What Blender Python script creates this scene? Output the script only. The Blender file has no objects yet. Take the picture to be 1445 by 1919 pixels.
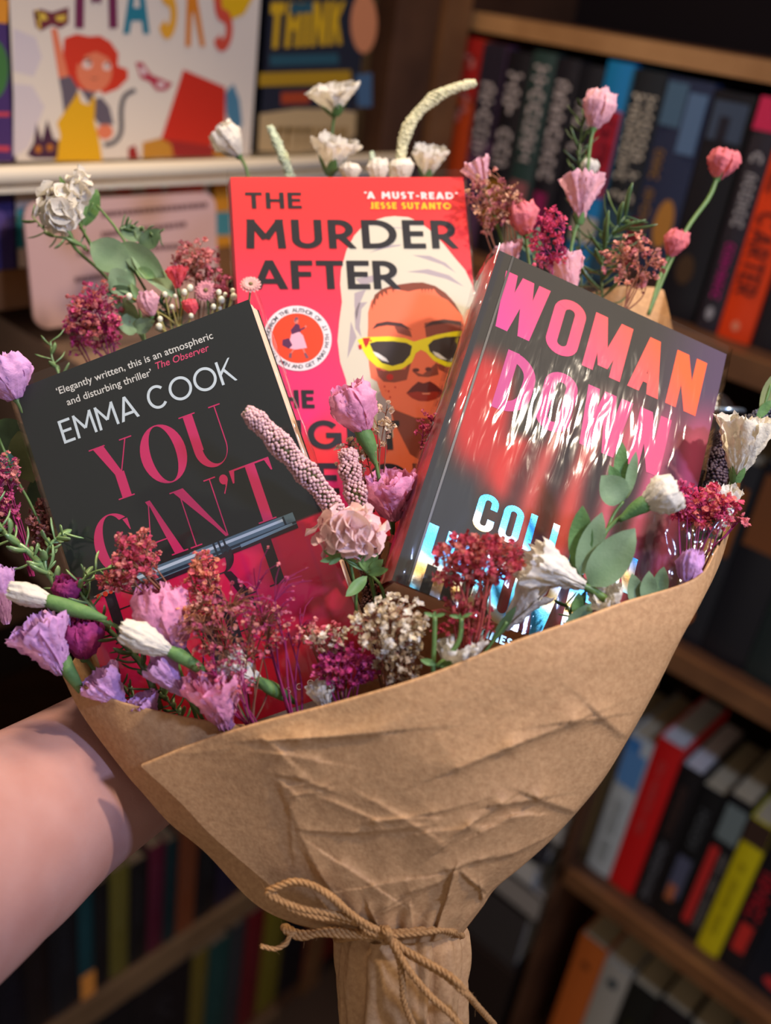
import bpy, bmesh, math, random
import numpy as np
from mathutils import Matrix, Vector, noise as mnoise

# ------------------------------------------------------------------ camera
F = 1830.0                                   # focal length in pixels of the 1445x1919 frame
CAM = np.array([0.0, 0.0, 1.75])
_U = np.array([.134, .870, .474]); _U /= np.linalg.norm(_U)
_A = np.array([1.005, .4175, -1.0]); _A -= _U * _A.dot(_U); _A /= np.linalg.norm(_A)
_B = np.cross(_U, _A)
R = np.array([_A, _B, _U])                   # camera axes -> world axes
scn = bpy.context.scene
cd = bpy.data.cameras.new('camera'); cam = bpy.data.objects.new('camera', cd)
scn.collection.objects.link(cam); scn.camera = cam
m4 = Matrix([[*R[i], CAM[i]] for i in range(3)] + [[0, 0, 0, 1]])
cam.matrix_world = m4
cd.sensor_fit = 'VERTICAL'; cd.sensor_height = 24.0; cd.lens = F / 1919 * 24.0
cd.clip_start = 0.02
cd.dof.use_dof = True; cd.dof.focus_distance = 0.486; cd.dof.aperture_fstop = 2.6

def P(px, py, d):                            # photo pixel at camera depth d -> world point
    c = np.array([(px - 722.5) / F, -(py - 959.5) / F, -1.0]) * d
    return R @ c + CAM
def ray(px, py):
    return R @ np.array([(px - 722.5) / F, -(py - 959.5) / F, -1.0])
CX, CY, CZ = R[:, 0], R[:, 1], R[:, 2]       # camera right, up, backward in world

# ------------------------------------------------------------------ world, lamps, exposure
scn.view_settings.view_transform = 'Standard'
scn.view_settings.look = 'None'
scn.view_settings.gamma = 1.0
scn.view_settings.use_curve_mapping = False
scn.view_settings.exposure = 0.36
w = bpy.data.worlds.new('shop_ambient'); scn.world = w; w.use_nodes = True
w.node_tree.nodes['Background'].inputs[0].default_value = (1.0, .84, .74, 1)
w.node_tree.nodes['Background'].inputs[1].default_value = 0.29
def area(name, loc, target, size, power, col, sy=None):
    l = bpy.data.lights.new(name, 'AREA'); l.energy = power; l.color = col
    l.shape = 'RECTANGLE' if sy else 'SQUARE'; l.size = size
    if sy: l.size_y = sy
    o = bpy.data.objects.new(name, l); scn.collection.objects.link(o)
    o.location = loc
    o.rotation_euler = (Vector(target) - Vector(loc)).to_track_quat('-Z', 'Y').to_euler()
    return o
def camp(x, y, z):                           # x right, y up, z forward, metres
    return tuple(R @ np.array([x, y, -z]) + CAM)
TGT = camp(0.0, 0.0, .48)
def spot(name, loc, target, radius, power, col, cone, blend):
    l = bpy.data.lights.new(name, 'SPOT'); l.energy = power; l.color = col; l.shadow_soft_size = radius
    l.spot_size = math.radians(cone); l.spot_blend = blend
    o = bpy.data.objects.new(name, l); scn.collection.objects.link(o); o.location = loc
    o.rotation_euler = (Vector(target) - Vector(loc)).to_track_quat('-Z', 'Y').to_euler(); return o
spot('ceiling_spot', camp(0.665, 0.53, -0.03), camp(.05, .12, .55), .026, 30, (1.0, .83, .64), 46, .7)
spot('warm_fill', camp(-0.12, 1.0, .20), camp(.0, .06, .5), .12, 34, (1.0, .84, .68), 40, .7)  # unseen lamp added overhead to fill in warm light
area('window_daylight', camp(0.60, 0.27, -0.20), camp(0, -.05, .48), .08, 6.0, (.42, .56, 1.0))
area('shelf_fill', camp(0.1, 1.25, .5), camp(.0, .25, 1.0), .3, 8.0, (1.0, .72, .45))  # added fill with no visible source, brightens the background shelves

# ------------------------------------------------------------------ materials
def lin(c):
    return tuple((x / 12.92 if x <= .04045 else ((x + .055) / 1.055) ** 2.4) for x in [v / 255 for v in c])
MATS = {}
def mat(name, rgb, rough=.6, spec=.3, metal=0, noise=0, nscale=200, rgb2=None, bump=0, bscale=400, trans=0, sss=0, coat=0, anis=None):
    if name in MATS: return MATS[name]
    m = bpy.data.materials.new(name); m.use_nodes = True; MATS[name] = m
    nt = m.node_tree; b = nt.nodes['Principled BSDF']
    c = (*lin(rgb), 1)
    b.inputs['Base Color'].default_value = c
    b.inputs['Roughness'].default_value = rough
    b.inputs['Specular IOR Level'].default_value = spec
    b.inputs['Metallic'].default_value = metal
    b.inputs['Coat Weight'].default_value = coat
    b.inputs['Coat Roughness'].default_value = .12
    if sss:
        b.inputs['Subsurface Weight'].default_value = sss
        b.inputs['Subsurface Scale'].default_value = .006
        b.inputs['Subsurface Radius'].default_value = (1, .35, .2)
    tc = None
    if noise or bump:
        tc = nt.nodes.new('ShaderNodeTexCoord')
    if noise:
        n = nt.nodes.new('ShaderNodeTexNoise'); n.inputs['Scale'].default_value = nscale; n.inputs['Detail'].default_value = 4
        nt.links.new(tc.outputs['Object'], n.inputs['Vector'])
        mp = nt.nodes.new('ShaderNodeMapRange'); mp.inputs[1].default_value = .5 - noise; mp.inputs[2].default_value = .5 + noise
        nt.links.new(n.outputs['Fac'], mp.inputs[0])
        mx = nt.nodes.new('ShaderNodeMix'); mx.data_type = 'RGBA'
        mx.inputs[6].default_value = c; mx.inputs[7].default_value = (*lin(rgb2 or tuple(v * .75 for v in rgb)), 1)
        nt.links.new(mp.outputs[0], mx.inputs[0]); nt.links.new(mx.outputs[2], b.inputs['Base Color'])
    if bump:
        n2 = nt.nodes.new('ShaderNodeTexNoise'); n2.inputs['Scale'].default_value = bscale; n2.inputs['Detail'].default_value = 5
        mpg = nt.nodes.new('ShaderNodeMapping')
        if anis: mpg.inputs['Scale'].default_value = anis
        nt.links.new(tc.outputs['Object'], mpg.inputs[0]); nt.links.new(mpg.outputs[0], n2.inputs['Vector'])
        bp = nt.nodes.new('ShaderNodeBump'); bp.inputs['Strength'].default_value = bump; bp.inputs['Distance'].default_value = .001
        nt.links.new(n2.outputs['Fac'], bp.inputs['Height']); nt.links.new(bp.outputs[0], b.inputs['Normal'])
    if trans:
        t = nt.nodes.new('ShaderNodeBsdfTranslucent'); t.inputs[0].default_value = c
        if noise: nt.links.new(mx.outputs[2], t.inputs[0])
        ms = nt.nodes.new('ShaderNodeMixShader'); ms.inputs[0].default_value = trans
        out = nt.nodes['Material Output']
        nt.links.new(b.outputs[0], ms.inputs[1]); nt.links.new(t.outputs[0], ms.inputs[2]); nt.links.new(ms.outputs[0], out.inputs[0])
    return m
def vcol_mat(name, rough=.35, spec=.4, noise=.0, bump=0, bscale=900):
    if name in MATS: return MATS[name]
    m = mat(name, (255, 255, 255), rough, spec, bump=bump, bscale=bscale)
    nt = m.node_tree; a = nt.nodes.new('ShaderNodeVertexColor'); a.layer_name = 'print'
    nt.links.new(a.outputs[0], nt.nodes['Principled BSDF'].inputs['Base Color'])
    return m
def film_mat(name, strength, scale, aniso, fac=.12, rough=.06, rot=0.0, dist=.0012, detail=3):
    """clear cellophane: mostly see-through, glossy with wrinkle relief"""
    m = bpy.data.materials.new(name); m.use_nodes = True; MATS[name] = m
    nt = m.node_tree; nt.nodes.remove(nt.nodes['Principled BSDF']); out = nt.nodes['Material Output']
    tr = nt.nodes.new('ShaderNodeBsdfTransparent'); tr.inputs[0].default_value = (.97, .97, .97, 1)
    gl = nt.nodes.new('ShaderNodeBsdfAnisotropic'); gl.inputs['Roughness'].default_value = rough; gl.inputs[0].default_value = (1, 1, 1, 1)
    tc = nt.nodes.new('ShaderNodeTexCoord'); mp = nt.nodes.new('ShaderNodeMapping')
    mp.inputs['Scale'].default_value = aniso; mp.inputs['Rotation'].default_value = (0, 0, rot)
    n = nt.nodes.new('ShaderNodeTexNoise'); n.inputs['Scale'].default_value = scale; n.inputs['Detail'].default_value = detail; n.inputs['Roughness'].default_value = .4; n.inputs['Distortion'].default_value = .5
    bp = nt.nodes.new('ShaderNodeBump'); bp.inputs['Strength'].default_value = strength; bp.inputs['Distance'].default_value = dist
    nt.links.new(tc.outputs['Object'], mp.inputs[0]); nt.links.new(mp.outputs[0], n.inputs['Vector'])
    nt.links.new(n.outputs['Fac'], bp.inputs['Height']); nt.links.new(bp.outputs[0], gl.inputs['Normal'])
    lw = nt.nodes.new('ShaderNodeLayerWeight'); lw.inputs[0].default_value = .5
    nt.links.new(bp.outputs[0], lw.inputs['Normal'])
    pw = nt.nodes.new('ShaderNodeMath'); pw.operation = 'POWER'; pw.inputs[1].default_value = 4.0; nt.links.new(lw.outputs['Facing'], pw.inputs[0])
    ad = nt.nodes.new('ShaderNodeMath'); ad.operation = 'MULTIPLY_ADD'; ad.use_clamp = True; ad.inputs[1].default_value = .55; ad.inputs[2].default_value = .04 + fac
    nt.links.new(pw.outputs[0], ad.inputs[0])
    ms = nt.nodes.new('ShaderNodeMixShader')
    nt.links.new(ad.outputs[0], ms.inputs[0]); nt.links.new(tr.outputs[0], ms.inputs[1]); nt.links.new(gl.outputs[0], ms.inputs[2]); nt.links.new(ms.outputs[0], out.inputs[0])
    return m

# ------------------------------------------------------------------ object helpers
COL = scn.collection
def tag(o, label=None, cat=None, group=None, kind=None):
    if label: o['label'] = label
    if cat: o['category'] = cat
    if group: o['group'] = group
    if kind: o['kind'] = kind
    return o
def root(name, loc, label, cat, group=None, rot=None):
    o = bpy.data.objects.new(name, None); COL.objects.link(o); o.empty_display_size = .01
    if rot is not None:
        o.matrix_world = Matrix([[*rot[i], loc[i]] for i in range(3)] + [[0, 0, 0, 1]])
    else:
        o.location = Vector(loc)
    o['_l'] = [float(v) for v in loc]
    return tag(o, label, cat, group)
class MB:
    """collects geometry (numpy points) for one mesh object"""
    def __init__(s): s.v = []; s.f = []; s.c = []
    def add(s, verts, faces, col=None):
        k = len(s.v); s.v.extend([tuple(map(float, p)) for p in verts]); s.f.extend([tuple(i + k for i in f) for f in faces])
        if col is not None: s.c.extend([col] * len(verts))
        return s
    def box(s, p0, ax, ay, az):
        p0, ax, ay, az = map(np.asarray, (p0, ax, ay, az))
        v = [p0, p0 + ax, p0 + ax + ay, p0 + ay, p0 + az, p0 + ax + az, p0 + ax + ay + az, p0 + ay + az]
        return s.add(v, [(0, 3, 2, 1), (4, 5, 6, 7), (0, 1, 5, 4), (1, 2, 6, 5), (2, 3, 7, 6), (3, 0, 4, 7)])
    def grid(s, pts, close=False):
        nr, nc = len(pts), len(pts[0]); fl = []
        for i in range(nr - 1):
            for j in range(nc - 1 if not close else nc):
                j2 = (j + 1) % nc
                fl.append((i * nc + j, i * nc + j2, (i + 1) * nc + j2, (i + 1) * nc + j))
        return s.add([p for r in pts for p in r], fl)
    def tube(s, path, rad, n=5, caps=True):
        path = [np.asarray(p, float) for p in path]
        if np.isscalar(rad): rad = [rad] * len(path)
        rows = []; prev = None
        for i, p in enumerate(path):
            t = path[min(i + 1, len(path) - 1)] - path[max(i - 1, 0)]
            t = t / (np.linalg.norm(t) + 1e-12)
            if prev is None:
                a = np.cross(t, [.3, .5, .81]); a /= np.linalg.norm(a) + 1e-12
            else:
                a = prev - t * prev.dot(t); a /= np.linalg.norm(a) + 1e-12
            prev = a; b = np.cross(t, a)
            rows.append([p + rad[i] * (a * math.cos(2 * math.pi * k / n) + b * math.sin(2 * math.pi * k / n)) for k in range(n)])
        k0 = len(s.v); s.grid(rows, close=True)
        if caps:
            s.f.append(tuple(k0 + k for k in reversed(range(n)))); e = k0 + (len(path) - 1) * n
            s.f.append(tuple(e + k for k in range(n)))
        return s
    def build(s, name, material, parent=None, smooth=True, label=None, kind=None, local=False):
        me = bpy.data.meshes.new(name)
        v = s.v
        if parent is not None and not local:
            mi = chain_inv(parent); v = [tuple(mi @ Vector(p)) for p in v]
        me.from_pydata(v, [], s.f); me.validate()
        if s.c and len(s.c) == len(s.v):
            at = me.color_attributes.new('print', 'FLOAT_COLOR', 'POINT')
            at.data.foreach_set('color', [x for c in s.c for x in (*c, 1)])
        o = bpy.data.objects.new(name, me); COL.objects.link(o)
        if isinstance(material, (list, tuple)):
            for q in material: me.materials.append(q)
        else: me.materials.append(material)
        if smooth: me.polygons.foreach_set('use_smooth', [True] * len(me.polygons))
        if parent is not None: o.parent = parent
        if label: o['label'] = label
        if kind: o['kind'] = kind
        return o
def chain_inv(p):
    m = Matrix.Identity(4)
    while p is not None:
        m = p.matrix_basis @ m; p = p.parent
    return m.inverted()
def bez(pts, n):
    """Catmull-Rom through points -> n samples"""
    pts = [np.asarray(p, float) for p in pts]
    if len(pts) == 2: return [pts[0] + (pts[1] - pts[0]) * i / (n - 1) for i in range(n)]
    q = [2 * pts[0] - pts[1]] + pts + [2 * pts[-1] - pts[-2]]; out = []
    for i in range(n):
        t = i / (n - 1) * (len(pts) - 1); k = min(int(t), len(pts) - 2); u = t - k
        a, b, c, d = q[k:k + 4]
        out.append(.5 * ((2 * b) + (-a + c) * u + (2 * a - 5 * b + 4 * c - d) * u * u + (-a + 3 * b - 3 * c + d) * u ** 3))
    return out
def Pp(pts): return [P(*p) for p in pts]
def nz(p, s=1.0, o=0): return mnoise.noise(Vector((p[0] * s + o, p[1] * s - o, p[2] * s + 2 * o)))
# ------------------------------------------------------------------ flat surfaces that carry print
class Surf:
    """a plane in the scene: o origin (top-left), ex right, ey down, n out"""
    def __init__(s, o, ex, ey):
        s.o = np.asarray(o, float); s.ex = np.asarray(ex, float) / np.linalg.norm(ex)
        ey = np.asarray(ey, float); ey = ey - s.ex * ey.dot(s.ex); s.ey = ey / np.linalg.norm(ey)
        s.n = np.cross(s.ex, -s.ey); s.h = .00005
        s.rot = np.array([s.ex, -s.ey, s.n]).T
    def uv(s, px, py):
        d = ray(px, py); t = (s.o - CAM).dot(s.n) / d.dot(s.n); q = CAM + d * t - s.o
        return q.dot(s.ex), q.dot(s.ey)
    def layer(s, step=.000012): s.h += step; return s.h
def ngon(mb, pts, h):
    mb.add([(u, -v, h) for u, v in pts], [tuple(range(len(pts)))])
def art(sf, rt, name, polys, m, px=True, h=None):
    """flat print: polygons given in photo pixels (or u,v) laid on the surface"""
    mb = MB(); h = sf.layer() if h is None else h
    for p in polys:
        q = [sf.uv(*a) for a in p] if px else p
        area2 = sum(q[i][0] * q[(i + 1) % len(q)][1] - q[(i + 1) % len(q)][0] * q[i][1] for i in range(len(q)))
        if area2 > 0: q = q[::-1]
        ngon(mb, q, h)
    return mb.build(name, m, rt, smooth=False, local=True)
def ell(cx, cy, rx, ry, n=28, a0=0, a1=360, rot=0):
    r = math.radians(rot); o = []
    for i in range(n + (0 if a1 - a0 == 360 else 1)):
        a = math.radians(a0 + (a1 - a0) * i / n); x, y = rx * math.cos(a), ry * math.sin(a)
        o.append((cx + x * math.cos(r) - y * math.sin(r), cy + x * math.sin(r) + y * math.cos(r)))
    return o
def stroke_poly(pts, w, closed=False):
    """thickened polyline -> quads (x right, y up)"""
    pts = [np.array(p, float) for p in pts]
    pts = [p for i, p in enumerate(pts) if i == 0 or np.linalg.norm(p - pts[i - 1]) > 1e-4]
    if closed and np.linalg.norm(pts[0] - pts[-1]) < 1e-4: pts.pop()
    n = len(pts); L, Rr = [], []
    for i in range(n):
        a = pts[(i - 1) % n] if (closed or i > 0) else None; b = pts[(i + 1) % n] if (closed or i < n - 1) else None
        p = pts[i]
        d1 = (p - a) / np.linalg.norm(p - a) if a is not None else None
        d2 = (b - p) / np.linalg.norm(b - p) if b is not None else None
        if d1 is None: d1 = d2
        if d2 is None: d2 = d1
        n1 = np.array([-d1[1], d1[0]]); n2 = np.array([-d2[1], d2[0]]); m = n1 + n2; m /= np.linalg.norm(m) + 1e-9
        k = w / 2 / max(.35, m.dot(n1))
        L.append(p + m * k); Rr.append(p - m * k)
    q = []
    for i in range(n if closed else n - 1):
        j = (i + 1) % n; q.append([L[i], L[j], Rr[j], Rr[i]])
    return q
def rrect(x0, y0, x1, y1, r, a0=0, n=7):
    o = []
    for cx, cy, s in ((x1 - r, y1 - r, 0), (x0 + r, y1 - r, 90), (x0 + r, y0 + r, 180), (x1 - r, y0 + r, 270)):
        for i in range(n + 1):
            a = math.radians(s + 90 * i / n); o.append((cx + r * math.cos(a), cy + r * math.sin(a)))
    return o
def clipy(q, lo, hi):
    return [(p[0], min(max(p[1], lo), hi)) for p in q]
def sans(ch, W, w, cond=False):
    """sans capital in a box W wide, 1 high; w stroke weight -> list of convex quads"""
    h = w / 2; q = []
    S = lambda pts, c=False: q.extend([clipy(z, 0, 1) for z in stroke_poly(pts, w, c)])
    rr = min(W, 1) / 2 - h if cond else None
    if ch in 'IL': S([(h, 0), (h, 1)])
    if ch == 'L': S([(h, h), (W, h)])
    if ch in 'EF':
        S([(h, 0), (h, 1)]); S([(h, 1 - h), (W, 1 - h)]); S([(h, .52), (W * .92, .52)])
        if ch == 'E': S([(h, h), (W, h)])
    if ch == 'T': S([(W / 2, 0), (W / 2, 1)]); S([(0, 1 - h), (W, 1 - h)])
    if ch == 'H': S([(h, 0), (h, 1)]); S([(W - h, 0), (W - h, 1)]); S([(h, .5), (W - h, .5)])
    if ch == 'N':
        S([(h, 0), (h, 1)]); S([(W - h, 0), (W - h, 1)]); q.append([(0, 1), (w * 1.12, 1), (W, 0), (W - w * 1.12, 0)])
    if ch == 'M':
        k = h * .9
        if cond: S([(h, 0), (h, 1)]); S([(W - h, 0), (W - h, 1)]); q.append([(0, 1), (w * 1.1, 1), (W / 2 + w * .45, .12), (W / 2 - w * .45, .12)]); q.append([(W - w * 1.1, 1), (W, 1), (W / 2 + w * .45, .12), (W / 2 - w * .45, .12)])
        else: S([(h, 0), (h * 1.5, 1)]); S([(W - h, 0), (W - h * 1.5, 1)]); S([(k * 1.3, 1.05), (W / 2, .33)]); S([(W / 2, .33), (W - k * 1.3, 1.05)])
    if ch == 'W':
        a = W * .26; k = w * .52
        for q4 in ([(0, 1), (w * 1.05, 1), (a + k, 0), (a - k, 0)], [(W / 2 - k, 1), (W / 2 + k, 1), (a + k, 0), (a - k, 0)], [(W / 2 - k, 1), (W / 2 + k, 1), (W - a + k, 0), (W - a - k, 0)], [(W - w * 1.05, 1), (W, 1), (W - a + k, 0), (W - a - k, 0)]): q.append(q4)
    if ch == 'V': S([(h, 1.05), (W / 2, 0)]); S([(W / 2, 0), (W - h, 1.05)])
    if ch == 'Y': S([(h, 1.05), (W / 2, .45)]); S([(W - h, 1.05), (W / 2, .45)]); S([(W / 2, .5), (W / 2, 0)])
    if ch == 'A': q.append([(0, 0), (w * 1.08, 0), (W / 2 + w * .5, 1), (W / 2 - w * .5, 1)]); q.append([(W - w * 1.08, 0), (W, 0), (W / 2 + w * .5, 1), (W / 2 - w * .5, 1)]); S([(W * .24, .27), (W * .76, .27)])
    if ch == 'K': S([(h, 0), (h, 1)]); S([(h, .42), (W - h, 1.06)]); S([(W * .38, .6), (W - h * .8, -.06)])
    if ch == 'X': S([(h, 0), (W - h, 1)]); S([(h, 1), (W - h, 0)])
    if ch in 'OGCQ':
        if cond: pts = rrect(h, h, W - h, 1 - h, min(rr, .5))
        else: pts = ell(W / 2, .5, W / 2 - h, .5 - h, 40)
        if ch == 'O': S(pts, True)
        else:
            if cond:
                up = sorted([p for p in pts if p[1] > .5], key=lambda p: -math.atan2(p[0] - W / 2, .02 + p[1] - .5)); lo = sorted([p for p in pts if p[1] < .5], key=lambda p: math.atan2(p[0] - W / 2, .52 - p[1]))
                S([(W - h, .64)] + up + lo + [(W - h, .36)])
            else:
                a1 = 318 if ch == 'C' else 340
                S(ell(W / 2, .5, W / 2 - h, .5 - h, 34, 42, a1))
                if ch == 'G': S([(W - h, .18), (W - h, .5)]); S([(W, .48), (W * .55, .48)])
    if ch in 'DPRB':
        S([(h, 0), (h, 1)])
        if ch == 'D':
            r = min(W - 2 * h, .5 - h)
            S([(h, 1 - h)] + [(W - h - r + r * math.cos(a), 1 - h - (r if cond else .5 - h) * (1 - math.sin(a))) for a in np.linspace(math.pi / 2, 0, 9)]
              + [(W - h - r + r * math.cos(a), h + (r if cond else .5 - h) * (1 + math.sin(a))) for a in np.linspace(0, -math.pi / 2, 9)] + [(h, h)])
        else:
            y0 = .42; c = (1 - h + y0) / 2; r = (1 - h - y0) / 2
            S([(h, 1 - h), (W * .92 - h - r, 1 - h)] + [(W * .92 - h - r + r * math.cos(a), c + r * math.sin(a)) for a in np.linspace(math.pi / 2, -math.pi / 2, 12)] + [(h, y0)])
            if ch == 'R': S([(W * .45, .42), (W - h * .8, -.05)])
            if ch == 'B':
                c = (y0 + h) / 2; r = (y0 - h) / 2
                S([(W - h - r, y0)] + [(W - h - r + r * math.cos(a), c + r * math.sin(a)) for a in np.linspace(math.pi / 2, -math.pi / 2, 12)] + [(h, h)])
    if ch == 'U':
        r = (W / 2 - h)
        S([(h, 1), (h, h + r)] + [(W / 2 + r * math.cos(a), h + r + r * math.sin(a)) for a in np.linspace(math.pi * 1.06, math.pi * 1.94, 12)] + [(W - h, h + r), (W - h, 1)])
    if ch == 'J': S([(W - h, 1), (W - h, .3), (W * .7, h), (W * .35, h), (h, .2)])
    if ch == 'S':
        r = (1 - w) / 4; k = (W / 2 - h)
        S([(W / 2 + k * math.cos(a), 1 - h - r + r * math.sin(a)) for a in np.linspace(.5, math.pi * 1.5, 14)] + [(W / 2 + k * math.cos(a), h + r + r * math.sin(a)) for a in np.linspace(math.pi / 2, -math.pi + .5, 14)])
    if ch == '-': S([(W * .1, .42), (W * .9, .42)])
    if ch in "'": S([(h, .75), (h * 1.2, 1)])
    return q
WID = dict(I=.0, L=.5, E=.52, F=.5, T=.62, H=.68, N=.74, M=.88, W=1.02, V=.74, Y=.7, A=.8, K=.66, O=.98, G=.92, C=.86, D=.8, P=.56, R=.62, B=.6, U=.68, J=.4, S=.52, X=.7)
WID["'"] = .08; WID['-'] = .36; WID[' '] = .3
def didone(ch):
    """high-contrast serif capital, 1 high -> (quads, width)"""
    T = .195; t = .022; q = []
    S = lambda pts, w_: q.extend(stroke_poly(pts, w_))
    def ser(x, y, wd, up): q.append([(x - wd / 2, y), (x + wd / 2, y), (x + wd / 2, y + (-t if up else t)), (x - wd / 2, y + (-t if up else t))])
    def ring(cx, cy, rx, ry, a0, a1, kx=.55, n=36):
        P0 = []
        for i in range(n + 1):
            a = math.radians(a0 + (a1 - a0) * i / n)
            P0.append(((cx + rx * math.cos(a), cy + ry * math.sin(a)), (cx + rx * kx * math.cos(a), cy + (ry - t) * math.sin(a))))
        for i in range(n): q.append([P0[i][0], P0[i + 1][0], P0[i + 1][1], P0[i][1]])
    if ch == 'O': ring(.46, .5, .46, .52, 0, 360); W = .92
    elif ch == 'C':
        ring(.46, .5, .46, .52, 48, 312); q.append([(.70, .86), (.80, .86), (.80, .66), (.785, .66)]); q.append([(.72, .14), (.80, .2), (.79, .3), (.775, .3)]); W = .84
    elif ch == 'Y':
        q.append([(.08, 1), (.08 + T * 1.15, 1), (.52, .44), (.36, .44)]); q.append([(.36, .46), (.36 + T, .46), (.36 + T, 0), (.36, 0)])
        S([(.50, .45), (.78, 1)], t); ser(.17, 1, .34, True); ser(.78, 1, .26, True); ser(.445, 0, .34, False); W = .92
    elif ch == 'U':
        q.append([(.1, 1), (.1 + T, 1), (.1 + T, .33), (.1, .33)]); S([(.76, 1), (.76, .33)], t)
        P0 = []
        for i in range(19):
            a = math.pi + math.pi * i / 18
            P0.append(((.435 + .335 * math.cos(a), .33 + .35 * math.sin(a)), (.51 + .24 * math.cos(a), .33 + .31 * math.sin(a))))
        for i in range(18): q.append([P0[i][0], P0[i + 1][0], P0[i + 1][1], P0[i][1]])
        ser(.185, 1, .34, True); ser(.76, 1, .24, True); W = .88
    elif ch == 'A':
        q.append([(.40, 1.0), (.46, 1.0), (.80, 0), (.61, 0)]); S([(.42, .98), (.12, 0)], t); S([(.21, .3), (.66, .3)], t)
        q.append([(.36, 1), (.46, 1), (.46, .96), (.40, .9)]); ser(.12, 0, .24, False); ser(.71, 0, .34, False); W = .88
    elif ch == 'N':
        q.append([(.02, 1), (.24, 1), (.80, 0), (.76, 0)]); q.append([(.10, 1), (.24, 1), (.80, .0), (.74, .0)]); S([(.14, .9), (.14, 0)], t); S([(.79, 1), (.79, 0)], t)
        ser(.14, 0, .24, False); ser(.79, 1, .24, True); ser(.06, 1, .2, True); W = .92
    elif ch == 'T':
        q.append([(.34, 1), (.34 + T, 1), (.34 + T, 0), (.34, 0)]); ser(.425, 0, .36, False); q.append([(.03, 1), (.82, 1), (.82, .97), (.03, .97)])
        q.append([(.02, 1), (.12, .98), (.05, .78), (.02, .78)]); q.append([(.83, 1), (.73, .98), (.80, .78), (.83, .78)]); W = .85
    elif ch == 'H':
        for x in (.1, .62): q.append([(x, 1), (x + T, 1), (x + T, 0), (x, 0)]); ser(x + T / 2, 1, .34, True); ser(x + T / 2, 0, .34, False)
        S([(.1, .52), (.7, .52)], t); W = .92
    elif ch == 'R':
        q.append([(.1, 1), (.1 + T, 1), (.1 + T, 0), (.1, 0)]); ser(.185, 0, .34, False); ser(.15, 1, .26, True)
        S([(.2, .99), (.45, .99)], t); S([(.2, .49), (.45, .49)], t)
        P0 = []
        for i in range(15):
            a = math.pi / 2 - math.pi * i / 14
            P0.append(((.45 + .27 * math.cos(a), .74 + .26 * math.sin(a)), (.45 + .11 * math.cos(a), .74 + .24 * math.sin(a))))
        for i in range(14): q.append([P0[i][0], P0[i + 1][0], P0[i + 1][1], P0[i][1]])
        q.append([(.44, .5), (.58, .47), (.82, 0), (.62, 0)]); ser(.78, 0, .22, False); W = .88
    elif ch == 'M':
        S([(.12, 1), (.12, 0)], t); q.append([(.12, 1), (.28, 1), (.58, 0), (.50, 0)]); S([(.52, .02), (.86, 1)], t); q.append([(.80, 1), (.97, 1), (.97, 0), (.80, 0)])
        ser(.12, 0, .2, False); ser(.885, 0, .32, False); ser(.12, 1, .2, True); ser(.9, 1, .26, True); W = 1.06
    elif ch == 'E':
        q.append([(.1, 1), (.1 + T, 1), (.1 + T, 0), (.1, 0)]); S([(.05, .99), (.7, .99)], t); S([(.05, .01), (.72, .01)], t); S([(.2, .51), (.55, .51)], t)
        q.append([(.7, 1), (.62, .98), (.69, .76), (.7, .76)]); q.append([(.73, 0), (.64, .02), (.72, .28), (.73, .28)]); W = .8
    elif ch == "'":
        q.append([tuple(p) for p in ell(.1, .9, .085, .085, 14)]); q.append([(.185, .9), (.15, .82), (.04, .66), (.03, .68), (.10, .78), (.11, .84)]); W = .2
    else: W = .3
    return q, W
def text_line(sf, rt, name, s, pL, height, pR, m, wt=.2, kind='sans', track=.1, px=True, cond=None, h=None, slant=0):
    """lettering run on the surface from baseline-left pL to right end pR (photo pixels), exact width"""
    u0, v0 = sf.uv(*pL) if px else pL
    u1, v1 = sf.uv(*pR) if px else pR
    glyphs = []; x = 0
    for ch in s:
        if kind == 'didone':
            q, W = didone(ch) if ch != ' ' else ([], .3); glyphs.append((x, q)); x += W + track
        else:
            W = (cond * (1.42 if ch == 'W' else 1.22 if ch == 'M' else .86 if ch in 'LE' else .9 if ch == 'F' else 1) if (cond and ch not in " 'I") else WID.get(ch, .6))
            if ch == 'I': W = wt
            glyphs.append((x, sans(ch, W, wt, bool(cond)) if ch != ' ' else [])); x += W + track
    total = x - track; sx = (u1 - u0) / total; mb = MB(); h = sf.layer() if h is None else h
    for x0, qs in glyphs:
        for qi, q in enumerate(qs):
            pts = [(u0 + (x0 + p[0]) * sx + slant * p[1] * height, -(v0 + (v1 - v0) * ((x0 + p[0]) / total)) + p[1] * height) for p in q]
            a2 = sum(pts[i][0] * pts[(i + 1) % len(pts)][1] - pts[(i + 1) % len(pts)][0] * pts[i][1] for i in range(len(pts)))
            if a2 < 0: pts = pts[::-1]
            mb.add([(a, b, h + (qi % 12) * 4e-6 if len(qs) < 60 else h) for a, b in pts], [tuple(range(len(pts)))])
    return mb.build(name, m, rt, smooth=False, local=True)
def font_mesh(s, bold=0.0):
    c = bpy.data.curves.new('f', 'FONT'); c.body = s; c.size = 1; c.offset = bold; c.resolution_u = 3
    o = bpy.data.objects.new('f', c); COL.objects.link(o)
    dg = bpy.context.evaluated_depsgraph_get(); me = bpy.data.meshes.new_from_object(o.evaluated_get(dg))
    v = [tuple(x.co) for x in me.vertices]; f = [tuple(p.vertices) for p in me.polygons]
    bpy.data.objects.remove(o); bpy.data.curves.remove(c); bpy.data.meshes.remove(me)
    return v, f
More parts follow.
